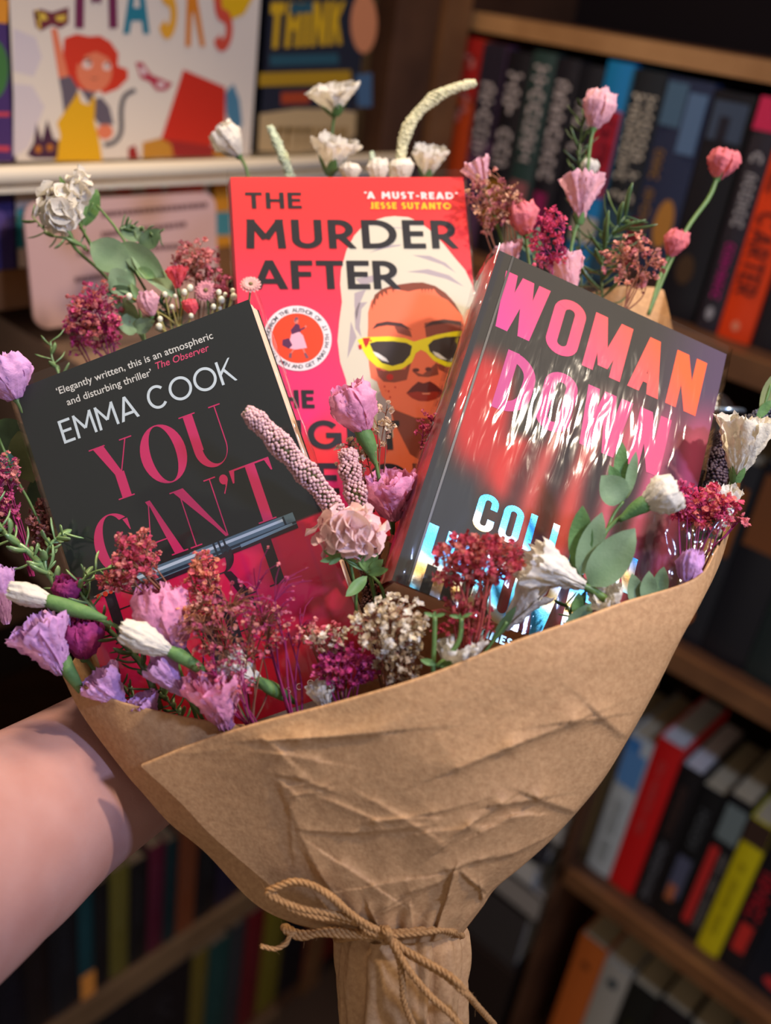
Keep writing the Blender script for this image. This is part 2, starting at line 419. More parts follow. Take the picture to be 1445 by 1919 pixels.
def font_line(sf, rt, name, s, pL, pR, m, bold=0.0, xh=None, shear=0, px=True):
    v, f = font_mesh(s, bold); x0 = min(a[0] for a in v); x1 = max(a[0] for a in v)
    u0, v0 = sf.uv(*pL) if px else pL; u1, v1 = sf.uv(*pR) if px else pR
    k = math.hypot(u1 - u0, v1 - v0) / (x1 - x0); ky = k * (xh or 1); h = sf.layer(); mb = MB()
    mb.add([(u0 + (a[0] - x0 + shear * a[1]) * k, -(v0 + (v1 - v0) * (a[0] - x0) / (x1 - x0)) + a[1] * ky, h) for a in v], f)
    return mb.build(name, m, rt, smooth=False, local=True)
def ring_text(sf, rt, name, s, c, r, a0, a1, size, m, inward=False, bold=.01):
    """small capitals round a circle; angles in degrees, clockwise from top"""
    mb = MB(); h = sf.layer(); n = len(s)
    for i, ch in enumerate(s):
        if ch == ' ': continue
        v, f = font_mesh(ch, bold); w_ = max(a[0] for a in v) / 2
        ang = math.radians(a0 + (a1 - a0) * i / (n - 1)); out = []
        for a in v:
            x = (a[0] - w_) * size; y = a[1] * size
            if inward: x, y = -x, size * .7 - y
            rr = r + y; th = ang + x / r
            out.append((c[0] + rr * math.sin(th), -c[1] + rr * math.cos(th), h))
        mb.add(out, f)
    return mb.build(name, m, rt, smooth=False, local=True)
# ------------------------------------------------------------------ the room: floor, walls, bookcases
D1, D2 = .79, 1.0                             # the two bookcase fronts, metres from the camera's vertical
LS = Surf((0.0, D1, CAM[2]), (1, 0, 0), (0, 0, -1))       # u = x, v down from eye level
RS = Surf((D2, .9, CAM[2]), (0, -1, 0), (0, 0, -1))
def WS(sf, u, v, w=0): return sf.o + sf.ex * u + sf.ey * v + sf.n * w
M_wood = mat('dark_wood', (92, 60, 38), .45, .4, noise=.25, nscale=14, rgb2=(62, 38, 24), bump=.15, bscale=90)
M_woodf = mat('shelf_edge_wood', (128, 86, 50), .4, .4, noise=.25, nscale=16, rgb2=(96, 62, 36))
M_tan = mat('pale_shelf_wood', (176, 132, 84), .4, .4, noise=.25, nscale=18, rgb2=(146, 104, 62))
M_dtan = mat('shaded_shelf_edge', (112, 88, 62), .5, .3, noise=.25, nscale=18, rgb2=(92, 70, 48))  # shelf tan darkened, shade of the lower left tiers put into the colour
M_back = mat('case_back', (40, 28, 22), .8, .2)
M_page = mat('page_edges', (205, 186, 148), .8, .2, noise=.2, nscale=300, rgb2=(180, 158, 118))
M_paged = mat('shaded_page_edges', (112, 92, 70), .8, .2)  # page colour lowered in place of shade on the lower left rows
M_pagew = mat('white_page_edges', (212, 208, 196), .8, .2)
def slab(name, m, p0, ax, ay, az, parent=None, **k):
    return MB().box(p0, ax, ay, az).build(name, m, parent, smooth=False, **k)
X_, Y_, Z_ = np.eye(3)
tag(slab('floor', mat('floor_boards', (70, 50, 36), .5, .4, noise=.3, nscale=6, rgb2=(50, 34, 24)), (-1.2, -1.2, -.05), X_ * 2.8, Y_ * 2.6, Z_ * .05), kind='structure')
tag(slab('wall_left', mat('wall_paint', (120, 104, 88), .8), (-1.2, D1 + .32, 0), X_ * 2.8, Y_ * .05, Z_ * 2.7), kind='structure')
tag(slab('wall_right', MATS['wall_paint'], (D2 + .32, -1.2, 0), X_ * .05, Y_ * (D1 + .3 + 1.2), Z_ * 2.7), kind='structure')

def case(name, sf, u0, u1, shelves, sides, label, depth=.26, edge=.028, top=2.35):
    r = root(name, WS(sf, (u0 + u1) / 2, CAM[2], -depth / 2), label, 'bookcase')
    slab('back_panel', M_back, WS(sf, u0, CAM[2] - top, -depth), sf.ex * (u1 - u0), sf.ey * top, -sf.n * .012, r)
    for u in sides: slab('side_panel', M_wood, WS(sf, u, CAM[2] - top, 0), sf.ex * .03, sf.ey * top, -sf.n * depth, r)
    for v, th, prot, mm, *us_ in shelves:
        su = us_[0] if us_ else u0
        s = slab('shelf', M_wood, WS(sf, su, v, prot - .008), sf.ex * (u1 - su), sf.ey * th, -sf.n * (depth + prot - .008), r)
        slab('edge_strip', mm, WS(sf, su, v, prot), sf.ex * (u1 - su), sf.ey * th, -sf.n * .008, s)
    return r
uR = lambda x, y: RS.uv(x, y)[0]
uL = lambda x, y: LS.uv(x, y)[0]
rc = case('bookcase', RS, .045, 1.15, [(-.30, .03, .0, M_woodf), (.018, .019, .0, M_tan), (.279, .028, .045, M_woodf), (.640, .028, .03, M_woodf), (1.045, .028, .03, M_woodf, uR(1062, 1640)), (1.46, .03, .03, M_woodf, uR(1062, 1640))], [.045], 'dark wooden bookcase on the right, packed with novels standing upright')
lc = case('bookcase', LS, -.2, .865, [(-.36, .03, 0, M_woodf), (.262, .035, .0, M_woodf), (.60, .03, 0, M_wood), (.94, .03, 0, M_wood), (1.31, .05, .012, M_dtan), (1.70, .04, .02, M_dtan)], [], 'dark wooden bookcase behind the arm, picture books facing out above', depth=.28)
# wide brown upright between the two cases
up = root('corner_post', WS(LS, .95, CAM[2], 0), 'broad brown wooden upright between the picture books and the novels', 'post')
slab('board', M_wood, WS(LS, .865, -.6, .0), LS.ex * .07, LS.ey * 2.35, -LS.n * .03, up)
slab('board', M_woodf, WS(LS, .94, -.6, .006), LS.ex * .045, LS.ey * 2.35, -LS.n * .03, up)
# white ledge rail across the picture books
rail = root('ledge_rail', WS(LS, .4, .19, .03), 'cream white ledge rail holding the face-out picture books', 'rail')
MB().tube([WS(LS, -.2, .1785, .028), WS(LS, .4, .1765, .028), WS(LS, .865, .1745, .028)], .0075, 12).build('rail_bar', mat('cream_paint', (214, 202, 178), .45, .4), rail)
slab('ledge_board', MATS['cream_paint'], WS(LS, -.2, .186, .03), LS.ex * 1.06, LS.ey * .004, -LS.n * .12, rail)

def pmat(rgb, rough=.38, spec=.45):
    return mat('print_%d_%d_%d' % tuple(rgb), rgb, rough, spec)
rnd = random.Random(7)
def scribble(sf, u0, v0, u1, v1, m, rt, o, vertical=True, seed=0, name='spine_lettering', rows=1):
    """blurred title run: letter-like blocks, too small to read"""
    r_ = random.Random(seed); mb = MB(); h = .0004
    for row in range(rows):
        if vertical:
            a0 = u0 + (u1 - u0) * (row + .08) / rows; a1 = u0 + (u1 - u0) * (row + .92) / rows; p = v0
            while p < v1:
                L = r_.uniform(.45, .8) * (a1 - a0)
                if r_.random() > .12:
                    e = min(p + L, v1); t = (a1 - a0) * .24
                    k = r_.random()
                    for rect in ([(a0, p, a1, p + L * .3), (a0, p, a0 + t, e), (a1 - t, p, a1, e)] if k < .4 else [(a0, p, a1, p + L * .33), (a0 + (a1 - a0) * .4, p, a0 + (a1 - a0) * .65, e)] if k < .7 else [(a0, p, a1, p + L * .28), (a0, e - L * .28, a1, e), (a1 - t, p, a1, e)]):
                        x0, y0, x1, y1 = rect; y1 = min(y1, v1)
                        mb.add([WS(sf, x0, y0, h), WS(sf, x0, y1, h), WS(sf, x1, y1, h), WS(sf, x1, y0, h)], [(0, 1, 2, 3)])
                p += L + (a1 - a0) * .16
        else:
            b0 = v0 + (v1 - v0) * (row + .1) / rows; b1 = v0 + (v1 - v0) * (row + .85) / rows; p = u0
            while p < u1:
                L = r_.uniform(.5, .8) * (b1 - b0)
                if r_.random() > .14:
                    e = min(p + L, u1); t = L * .34
                    for x0, y0, x1, y1 in ([(p, b0, p + t, b1), (p, b0, e, b0 + (b1 - b0) * .3)] if r_.random() < .5 else [(p, b0, p + t, b1), (p, b1 - (b1 - b0) * .3, e, b1), (e - t, b0, e, b1)]):
                        mb.add([WS(sf, x0, y0, h), WS(sf, x0, y1, h), WS(sf, x1, y1, h), WS(sf, x1, y0, h)], [(0, 1, 2, 3)])
                p += L + (b1 - b0) * .14
    return mb.build(name, m, rt, smooth=False)
_bk = [0]
def spine_book(sf, u0, u1, v0, v1, rgb, label, group, deco=(), depth=.13, back=0.0, page=None, lean=0):
    """a book standing on the shelf, spine out: cover, page block, printed panels"""
    _bk[0] += 1; g = .0006; u0 += g; u1 -= g; t = min(.0022, (u1 - u0) * .12)
    m = pmat(rgb)
    r = root('book', WS(sf, (u0 + u1) / 2, v1, -back), label, 'book', group)
    sw = -back
    mb = MB()
    n_ = 6; rows = []                                          # gently rounded spine
    for k in range(n_ + 1):
        a = k / n_; b = .0022 * math.sin(math.pi * a); rows.append((u0 + (u1 - u0) * a, b))
    outer = [[WS(sf, u, v, sw + b) for u, b in rows] for v in (v0, v1)]
    inner = [[WS(sf, u0 + t + (u1 - u0 - 2 * t) * k / n_, v, sw - t) for k in range(n_ + 1)] for v in (v0, v1)]
    mb.grid(outer); mb.grid(inner[::-1])
    for side in (0, 1):
        mb.grid([outer[side], inner[side]] if side == 0 else [inner[side], outer[side]])
    mb.box(WS(sf, u0, v0, sw), sf.ex * t, sf.ey * (v1 - v0), -sf.n * depth)
    mb.box(WS(sf, u1 - t, v0, sw), sf.ex * t, sf.ey * (v1 - v0), -sf.n * depth)
    mb.build('cover', m, r, smooth=False)
    pg = .0035 if (u1 - u0) > .02 else .0008
    slab('page_block', page or M_page, WS(sf, u0 + t, v0 + pg, sw - t), sf.ex * (u1 - u0 - 2 * t), sf.ey * (v1 - v0 - pg - .001), -sf.n * (depth - t - .003), r)
    W, H = u1 - u0, v1 - v0; dep = sw + .0024
    class s2: pass
    q = Surf(sf.o + sf.n * dep, sf.ex, sf.ey)
    for k, d in enumerate(deco):
        kind, a, b, c_, e, col = d[:6]; x0, y0, x1, y1 = u0 + a * W, v0 + b * H, u0 + c_ * W, v0 + e * H
        if kind == 'r':
            MB().add([WS(q, x0, y0, .0001 * k), WS(q, x0, y1, .0001 * k), WS(q, x1, y1, .0001 * k), WS(q, x1, y0, .0001 * k)], [(0, 1, 2, 3)]).build('spine_panel', pmat(col), r, smooth=False)
        elif kind == 'o':
            pts = ell((x0 + x1) / 2, (y0 + y1) / 2, (x1 - x0) / 2, (y1 - y0) / 2, 20)
            MB().add([WS(q, x, y, .0001 * k) for x, y in pts], [tuple(reversed(range(20)))]).build('spine_emblem', pmat(col), r, smooth=False)
        else:
            scribble(q, x0, y0, x1, y1, pmat(col), r, None, True, _bk[0] * 7 + k, rows=d[6] if len(d) > 6 else 1)
    return r
G1 = 'novels on the right bookcase top shelf'
yt = lambda x: 62 + (x - 853) * .235
xs = [853, 911, 955, 1001, 1046, 1091, 1137, 1188, 1250, 1338, 1419]
us = [uR(x, yt(x)) for x in xs]
gry = (196, 184, 176)
row1 = [
 ((186, 66, 22), 'orange and red spine at the far left end of the novels', [('r', 0, 0, 1, .28, (170, 36, 30)), ('t', .2, .08, .85, .40, (190, 120, 110))], .045),
 ((92, 60, 82), 'purple-footed spine with pale title next to the orange one', [('r', 0, 0, 1, .45, (40, 34, 44)), ('t', .15, .1, .85, .52, gry), ('r', .2, .6, .8, .75, (60, 50, 80))], .047),
 ((24, 22, 26), 'black spine with pale title above a mustard patch', [('t', .15, .1, .85, .55, gry), ('r', .15, .62, .8, .85, (168, 112, 30))], .05),
 ((44, 66, 60), 'dark green spine with pale title over faded pink', [('t', .15, .06, .85, .5, gry), ('r', .1, .6, .85, .8, (150, 90, 90)), ('r', .2, .8, .8, .95, (150, 140, 110))], .046),
 ((28, 26, 32), 'black spine with pale title above a magenta figure', [('t', .15, .1, .85, .58, gry), ('r', .2, .62, .75, .9, (140, 34, 82)), ('r', .1, .9, .95, 1, (30, 90, 110))], .048),
 ((22, 24, 30), 'black spine with short pale title beside the blue one', [('t', .15, .1, .85, .4, gry), ('r', .1, .7, .9, .95, (36, 50, 58))], .05),
 ((20, 124, 176), 'bright blue spine with crimson centre panel', [('r', .05, .2, .95, .58, (170, 24, 44)), ('r', .05, .68, .95, .8, (190, 180, 150)), ('t', .2, .24, .8, .5, (120, 20, 40))], .042),
 ((26, 32, 36), 'wide slate spine with stacked cream title', [('t', .12, .1, .92, .56, (206, 196, 172), 2), ('r', .05, .6, .95, .95, (44, 74, 88)), ('r', .0, .0, .06, 1, (30, 70, 90))], .045),
 ((36, 46, 70), 'widest dark blue spine with ochre moon and gold title', [('r', .05, .02, .5, .2, (70, 100, 120)), ('r', .55, .05, .95, .3, (84, 112, 140)), ('o', .5, .5, .92, .72, (178, 122, 50)), ('t', .12, .3, .36, .9, (150, 112, 60)), ('r', 0, .62, .22, .86, (130, 30, 40)), ('r', .3, .84, .95, .97, (60, 40, 32))], .046),
 ((18, 20, 26), 'black spine with grey shapes between the moon and pink-topped books', [('r', .1, .04, .9, .2, (60, 74, 90)), ('r', .3, .1, .55, .2, (30, 30, 40)), ('o', .25, .7, .7, .84, (70, 50, 30))], .05),
]
for k, (c, lab, de, v0) in enumerate(row1):
    spine_book(RS, us[k], us[k + 1], v0, .278, c, lab, G1, de)
ub = uR(1419, 205)
u2 = uR(1350, 620); u1_ = uR(1316, 575)
spine_book(RS, u1_, u2, .048, .278, (44, 40, 46), 'charcoal hardback with white title, magenta author and pink top', G1, [('r', 0, 0, 1, .13, (206, 40, 80)), ('t', .25, .17, .8, .56, (180, 174, 168)), ('t', .3, .6, .75, .86, (190, 30, 120)), ('o', .35, .89, .65, .95, (170, 168, 165))], back=-.006)
u3 = uR(1410, 640)
cb = spine_book(RS, u2, u3, .075, .2785, (236, 66, 18), 'bright orange spine lettered in dark capitals', G1, [('o', .38, .9, .62, .95, (236, 140, 100))], back=-.008)
q = Surf(RS.o + RS.n * .0112 + RS.ex * 0, RS.ey, -RS.ex)
text_line(Surf(RS.o + RS.n * .0106, RS.ey, -RS.ex), None, 'x', 'I', (0, 0), .001, (.001, 0), M_back, px=False) if False else None
_s = Surf(RS.o + RS.n * .0106, RS.ey, -RS.ex)          # reads top to bottom
def on_plane(sf, name, s, u0, u1, v0, height, m, parent, **k):
    """lettering laid straight on a plane, handed to its book"""
    tmp = bpy.data.objects.new('tmp', None)
    o = text_line(sf, None, name, s, (u0, v0), height, (u1, v0), m, px=False, **k)
    M = Matrix([[*sf.rot[i], sf.o[i]] for i in range(3)] + [[0, 0, 0, 1]])
    o.data.transform(chain_inv(parent) @ M); o.parent = parent
    return o
# lettering coordinates of _s: u runs down from eye level, v = -(right) so negative is right
on_plane(_s, 'author_lettering', 'CARTER', .148, .232, -(u2 + .006), (u3 - u2) * .62, pmat((96, 30, 22)), cb, wt=.17)
on_plane(_s, 'title_lettering', 'L', .11, .13, -(u2 + .006), (u3 - u2) * .62, pmat((96, 30, 22)), cb, wt=.17)
spine_book(RS, u3, u3 + .045, .05, .278, (30, 30, 34), 'black hardback to the right of the bright orange spine', G1, [('t', .3, .2, .7, .8, (120, 110, 100))], back=-.004)
# second tier of the right case
G2 = 'dark novels on the right bookcase second shelf'
r2 = [(.40, .455, (150, 110, 54), 'ochre spine half hidden behind the white rose', [], .40),
      (.455, .50, (150, 104, 50), 'tan spine beside the ochre one', [('r', .2, .2, .8, .5, (120, 70, 40))], .39),
      (.50, .548, (34, 52, 70), 'slate blue spine on the second shelf', [('r', .1, .1, .9, .3, (60, 70, 80)), ('t', .3, .5, .7, .9, (60, 80, 96))], .41),
      (.548, .595, (22, 26, 32), 'black spine with a brown block and an orange dot', [('r', .15, .12, .9, .48, (140, 78, 24)), ('o', .2, .8, .6, .9, (220, 120, 20))], .40),
      (.595, .65, (18, 20, 26), 'near black spine with a chestnut patch', [('r', .1, .05, .9, .4, (120, 66, 26))], .39),
      (.65, .70, (28, 40, 38), 'black green spine next to the frame edge', [('r', .1, .4, .9, .6, (40, 66, 44))], .41),
      (.70, .76, (20, 22, 24), 'plain black spine past the green one', [], .40)]
for u0, u1, c, lab, de, v0 in r2: spine_book(RS, u0, u1, v0, .639, c, lab, G2, de)
# third tier
G3 = 'paperbacks on the right bookcase third shelf'
yb = lambda x: 1640 + (x - 1140) * .64
xb = [1058, 1100, 1142, 1187, 1226, 1268, 1312, 1353, 1400]
ub3 = [uR(x, yb(x)) for x in xb] + [.86, .91, .96]
r3 = [((64, 52, 34), 'olive brown spine at the left of the third shelf', [('r', .2, .1, .8, .9, (110, 92, 56))], .815, M_page),
      ((178, 186, 182), 'white and blue spine left of the red hardback', [('r', .05, .02, .6, .3, (60, 120, 176)), ('r', .1, .1, .95, .34, (86, 136, 184)), ('t', .3, .45, .7, .9, (150, 156, 150))], .80, M_page),
      ((206, 20, 22), 'red hardback with white pages on the third shelf', [('t', .32, .12, .62, .6, (216, 80, 76))], .782, M_pagew),
      ((22, 20, 22), 'black spine with brown and grey lettering beside the red hardback', [('t', .3, .12, .68, .46, (84, 60, 52)), ('t', .3, .52, .72, .95, (110, 112, 116))], .80, M_pagew),
      ((16, 18, 20), 'black spine with a grey title above an orange figure', [('t', .3, .1, .75, .42, (84, 88, 88)), ('r', .2, .5, .8, .8, (80, 84, 104)), ('r', .25, .72, .6, .84, (176, 100, 60))], .81, M_page),
      ((20, 20, 22), 'black spine split into red and white panels', [('r', .15, .05, .95, .28, (110, 124, 120)), ('r', .15, .34, .5, .9, (196, 44, 40)), ('t', .6, .36, .92, .9, (130, 124, 118))], .80, M_page),
      ((206, 190, 14), 'bright yellow spine on the third shelf', [('r', .0, .0, 1, .16, (60, 40, 30)), ('t', .3, .3, .6, .85, (176, 160, 20))], .812, M_page),
      ((22, 20, 24), 'black spine with a crimson title right of the yellow one', [('t', .15, .3, .85, .62, (180, 30, 44)), ('r', .25, .66, .75, .86, (200, 48, 40))], .80, M_page),
      ((18, 24, 34), 'navy spine with a grey block right of the crimson title', [('t', .3, .2, .7, .5, (120, 116, 104)), ('o', .3, .86, .7, .94, (190, 50, 50))], .80, M_page),
      ((20, 22, 24), 'black spine near the right edge on the third shelf', [], .805, M_page),
      ((60, 70, 76), 'grey spine last on the third shelf', [], .81, M_pagew)]
for k, (c, lab, de, v0, pgm) in enumerate(r3): spine_book(RS, ub3[k], ub3[k + 1], v0, 1.044, c, lab, G3, de, page=pgm)
# fourth tier
G4 = 'paperbacks on the right bookcase bottom shelf'
u = uR(1040, 1890); r4 = [(.046, (190, 96, 34), 'rust orange spine starting the bottom shelf', [('o', .35, .15, .65, .2, (120, 60, 20))], 1.165),
      (.042, (168, 164, 150), 'off white spine beside the rust orange one', [('o', .3, .1, .7, .17, (40, 60, 66))], 1.172),
      (.045, (24, 26, 22), 'black spine with a faint olive title on the bottom shelf', [('t', .35, .2, .6, .8, (70, 72, 30))], 1.178),
      (.045, (30, 26, 26), 'black brown spine on the bottom shelf', [('r', .2, .3, .8, .6, (90, 60, 50))], 1.17),
      (.05, (20, 22, 26), 'third black spine on the bottom shelf', [], 1.175),
      (.05, (150, 156, 156), 'pale grey hardback on the bottom shelf', [], 1.165), (.05, (60, 50, 44), 'brown spine last on the bottom shelf', [], 1.175)]
for w_, c, lab, de, v0 in r4:
    spine_book(RS, u, u + w_, v0, 1.458, c, lab, G4, de, page=M_page); u += w_
# books lying flat in the corner, beside the lower tiers
G5 = 'large books lying flat in the corner'
st = [(.862, .048, (196, 204, 200), 'large white book topmost of the corner pile'), (.913, .03, (178, 138, 78), 'tan book second in the corner pile'),
      (.945, .028, (34, 52, 80), 'navy book in the middle of the corner pile'), (.975, .045, (170, 166, 156), 'cream grey book under the navy one'),
      (1.022, .05, (46, 46, 52), 'charcoal book low in the corner pile'), (1.075, .05, (192, 190, 180), 'thick white book low in the corner pile'), (1.127, .05, (150, 144, 134), 'beige book lowest seen in the corner pile'),
      (1.179, .12, (60, 56, 54), 'dark box under the corner pile')]
uc1 = uR(1062, 1640) - .004
for k, (v, th, c, lab) in enumerate(st):
    x = .012 * ((k * 7) % 3); u0 = uc1 - .27 - x
    r = root('flat_book' if th < .1 else 'storage_box', WS(RS, u0 + .13, v + th, .0), lab, 'book' if th < .1 else 'box', G5 if th < .1 else None)
    m = pmat(c); t = .003
    slab('cover', m, WS(RS, u0, v + .001, .03), RS.ex * .262, RS.ey * t, -RS.n * .22, r)
    slab('back_cover', m, WS(RS, u0, v + th - t, .03), RS.ex * .262, RS.ey * t, -RS.n * .22, r)
    slab('spine', m, WS(RS, u0, v + .001, .03), RS.ex * .262, RS.ey * (th - .001), -RS.n * .003, r)
    slab('page_block', M_pagew, WS(RS, u0 + .003, v + t, .026), RS.ex * .256, RS.ey * (th - 2 * t), -RS.n * .21, r)
slab('end_panel', M_wood, WS(RS, uc1, .845, .03), RS.ex * .012, RS.ey * .62, -RS.n * .26, rc)
slab('plinth', M_back, WS(RS, uc1 - .3, 1.30, .035), RS.ex * .285, RS.ey * (CAM[2] - 1.30), -RS.n * .24, rc)

# lower left shelves behind the arm
G6 = 'dim books on the lower left shelf'
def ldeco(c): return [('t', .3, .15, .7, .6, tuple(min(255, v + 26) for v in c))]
def left_row(px_list, v0, v1, grp):
    for k in range(len(px_list) - 1):
        x, y, c, lab = px_list[k]; x2, y2 = px_list[k + 1][:2]
        dz = rnd.uniform(0, .02)
        c = tuple(int(v * .62) for v in c); spine_book(LS, uL(x, y), uL(x2, y2), v0 + dz, v1, c, lab, grp, ldeco(c), page=M_paged)  # spine colours scaled down to stand in for the shade down here
_p = 0
yl = lambda x: 1880 - (x) * .73
def seq(lst, yf): return [(x, yf(x), c, l) for x, c, l in lst]
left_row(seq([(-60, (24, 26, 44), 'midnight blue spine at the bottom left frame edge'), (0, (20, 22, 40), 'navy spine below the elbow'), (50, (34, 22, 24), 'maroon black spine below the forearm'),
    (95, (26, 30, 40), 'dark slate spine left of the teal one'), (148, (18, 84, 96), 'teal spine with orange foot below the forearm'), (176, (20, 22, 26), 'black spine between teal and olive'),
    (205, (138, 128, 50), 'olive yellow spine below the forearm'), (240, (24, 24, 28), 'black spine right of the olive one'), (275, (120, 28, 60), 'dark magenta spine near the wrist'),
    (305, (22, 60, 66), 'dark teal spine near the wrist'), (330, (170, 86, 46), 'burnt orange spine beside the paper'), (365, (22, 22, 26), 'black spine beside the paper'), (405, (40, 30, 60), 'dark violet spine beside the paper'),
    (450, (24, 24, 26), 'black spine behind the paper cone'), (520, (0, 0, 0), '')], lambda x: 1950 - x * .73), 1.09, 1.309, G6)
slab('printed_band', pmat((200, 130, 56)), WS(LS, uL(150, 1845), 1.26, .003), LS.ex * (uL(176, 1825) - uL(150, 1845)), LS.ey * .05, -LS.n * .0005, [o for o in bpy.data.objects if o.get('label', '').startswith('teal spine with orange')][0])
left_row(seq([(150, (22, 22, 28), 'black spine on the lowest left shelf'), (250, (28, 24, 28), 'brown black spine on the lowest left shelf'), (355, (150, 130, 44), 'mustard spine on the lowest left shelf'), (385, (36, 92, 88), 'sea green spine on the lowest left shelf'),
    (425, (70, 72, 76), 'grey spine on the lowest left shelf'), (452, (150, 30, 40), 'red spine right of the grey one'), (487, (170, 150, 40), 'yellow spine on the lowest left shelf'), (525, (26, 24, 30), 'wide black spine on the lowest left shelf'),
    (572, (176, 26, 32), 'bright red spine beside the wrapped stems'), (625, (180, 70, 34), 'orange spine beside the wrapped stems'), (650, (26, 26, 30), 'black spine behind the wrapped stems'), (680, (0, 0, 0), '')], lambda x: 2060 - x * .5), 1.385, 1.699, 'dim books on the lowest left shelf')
G7 = 'dark spines on the middle left shelves'
for row, (v0, v1) in enumerate([(.40, .599), (.72, .939)]):
    u = -.02
    cols = [(24, 26, 34), (44, 26, 22), (20, 30, 40), (34, 32, 30), (26, 22, 40), (150, 30, 28), (120, 110, 90), (22, 22, 26), (30, 44, 46), (52, 36, 28)]
    names = ['ink blue', 'dark brown', 'deep petrol', 'charcoal', 'aubergine', 'brick red', 'stone grey', 'jet black', 'bottle green', 'umber']
    for k in range(10):
        wd = [.03, .026, .034, .028, .04][k % 5]
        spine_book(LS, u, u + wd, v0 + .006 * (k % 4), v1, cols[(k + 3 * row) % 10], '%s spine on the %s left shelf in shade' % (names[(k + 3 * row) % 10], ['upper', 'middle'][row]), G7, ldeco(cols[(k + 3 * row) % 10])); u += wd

# ------------------------------------------------------------------ face-out picture books
def face_book(px0, y0, px1, y1, v0, v1, th, rgb, label, group, w=0.0):
    u0, u1 = uL(px0, y0), uL(px1, y1)
    sf = Surf(WS(LS, u0, v0, w), LS.ex, LS.ey); W, H = u1 - u0, v1 - v0
    r = root('picture_book', sf.o, label, 'book', group, rot=sf.rot); m = pmat(rgb, .45); t = .0025
    mb = MB(); b = lambda u, v, ww, a, c, d: mb.box((u, -v - c, ww - d), (a, 0, 0), (0, c, 0), (0, 0, d))
    b(0, 0, 0, W, H, t); b(0, 0, -th + t, W, H, t); b(0, 0, 0, t, H, th)
    mb.build('cover', m, r, smooth=False, local=True)
    MB().box((t, -H + .003, -th + t), (W - .005, 0, 0), (0, H - .006, 0), (0, 0, th - 2 * t)).build('page_block', M_pagew, r, smooth=False, local=True)
    return sf, r, W, H
GP = 'picture books on the upper ledge'
# cream book about masks
sf, r, W, H = face_book(25, 300, 478, 150, -.12, .172, .012, (222, 206, 182), 'cream picture book showing masks and a red-haired child', GP)
a = lambda n, ps, c: art(sf, r, n, ps, pmat(c, .45))
def z1(*p): return [(x / 2.998, y / 2.998) for x, y in p]                      # crop 1 coordinates
a('printed_tint', [z1((75, 160), (200, 210), (235, 320), (190, 430), (75, 400)), z1((75, 470), (180, 480), (250, 600), (160, 830), (75, 880))], (205, 190, 184))
a('printed_hair', [z1((355, 300), (360, 215), (430, 190), (500, 205), (560, 200), (620, 235), (665, 300), (660, 370), (715, 390), (720, 440), (660, 500), (580, 530), (540, 470), (480, 520), (400, 470), (360, 420))], (206, 50, 22))
a('printed_face', [z1(*ell(530, 400, 100, 118, 24))], (222, 120, 80))
a('printed_fringe', [z1((430, 330), (450, 260), (540, 230), (640, 300), (620, 330), (540, 290), (480, 310), (450, 370))], (206, 50, 22))
a('printed_eyes', [z1(*ell(490, 362, 28, 26, 14)), z1(*ell(600, 372, 24, 24, 14))], (226, 196, 176))
a('printed_pupils', [z1(*ell(500, 352, 11, 11, 10)), z1(*ell(606, 362, 10, 10, 10)), z1((500, 430), (530, 442), (560, 430), (530, 450)), z1((465, 330), (510, 325), (510, 332), (465, 338))], (96, 60, 48))
a('printed_arm', [z1((285, 160), (320, 160), (385, 430), (330, 440))], (222, 120, 80))
a('printed_hand', [z1(*ell(590, 740, 46, 44, 14))], (222, 120, 80))
a('printed_sleeves', [z1((330, 440), (395, 425), (440, 500), (400, 600), (360, 640), (345, 520)), z1((520, 560), (570, 545), (615, 600), (640, 700), (560, 700), (525, 660)), z1((450, 500), (540, 520), (500, 580))], (98, 86, 92))
a('printed_dungarees', [z1((410, 560), (440, 510), (455, 575), (500, 590), (525, 530), (535, 560), (530, 680), (560, 800), (575, 905), (305, 905), (340, 760), (320, 690))], (222, 164, 14))
a('printed_mask_raised', [z1((185, 60), (230, 50), (290, 70), (385, 40), (385, 130), (340, 160), (290, 140), (230, 175), (200, 150))], (110, 36, 44))
a('printed_mask_eyes', [z1((200, 75), (250, 70), (270, 110), (220, 120)), z1((310, 90), (370, 80), (365, 120), (320, 120)), z1((200, 55), (215, 55), (230, 160), (215, 165))], (214, 176, 60))
a('printed_tail', stroke := [z1(*[tuple(p) for p in q_]) for q_ in stroke_poly([tuple(p) for p in bez([(585, 815), (640, 800), (680, 740), (680, 620), (700, 540), (760, 505)], 14)], 26)], (78, 74, 76))
a('printed_dog_mask', [z1((150, 870), (190, 800), (205, 690), (235, 790), (265, 670), (300, 780), (330, 790), (320, 890), (190, 890))], (66, 30, 52))
a('printed_dog_eyes', [z1(*ell(215, 838, 18, 22, 10)), z1(*ell(280, 828, 18, 20, 10))], (186, 110, 30))
a('printed_pink_mask', [z1((760, 350), (800, 350), (850, 420), (900, 440), (970, 470), (930, 510), (880, 510), (840, 460), (790, 440))], (176, 52, 66))
a('printed_pink_mask_eyes', [z1((780, 370), (815, 385), (825, 420), (795, 420)), z1((880, 460), (930, 465), (920, 490), (885, 490))], (222, 200, 190))
a('printed_kite', [z1((1030, 390), (1265, 490), (1265, 740), (1150, 850), (905, 780))], (196, 40, 20))
a('printed_kite_base', [z1((905, 780), (1265, 830), (1240, 880), (900, 885)), z1((720, 830), (760, 815), (780, 890), (720, 890))], (150, 34, 30))
a('printed_stage', [z1((800, 800), (900, 775), (960, 810), (975, 880), (800, 890)), z1((1200, 840), (1290, 840), (1280, 880), (1200, 880))], (190, 130, 40))
a('printed_bird', [z1((1265, 520), (1310, 470), (1345, 560), (1360, 700), (1320, 740), (1270, 640))], (74, 122, 140))
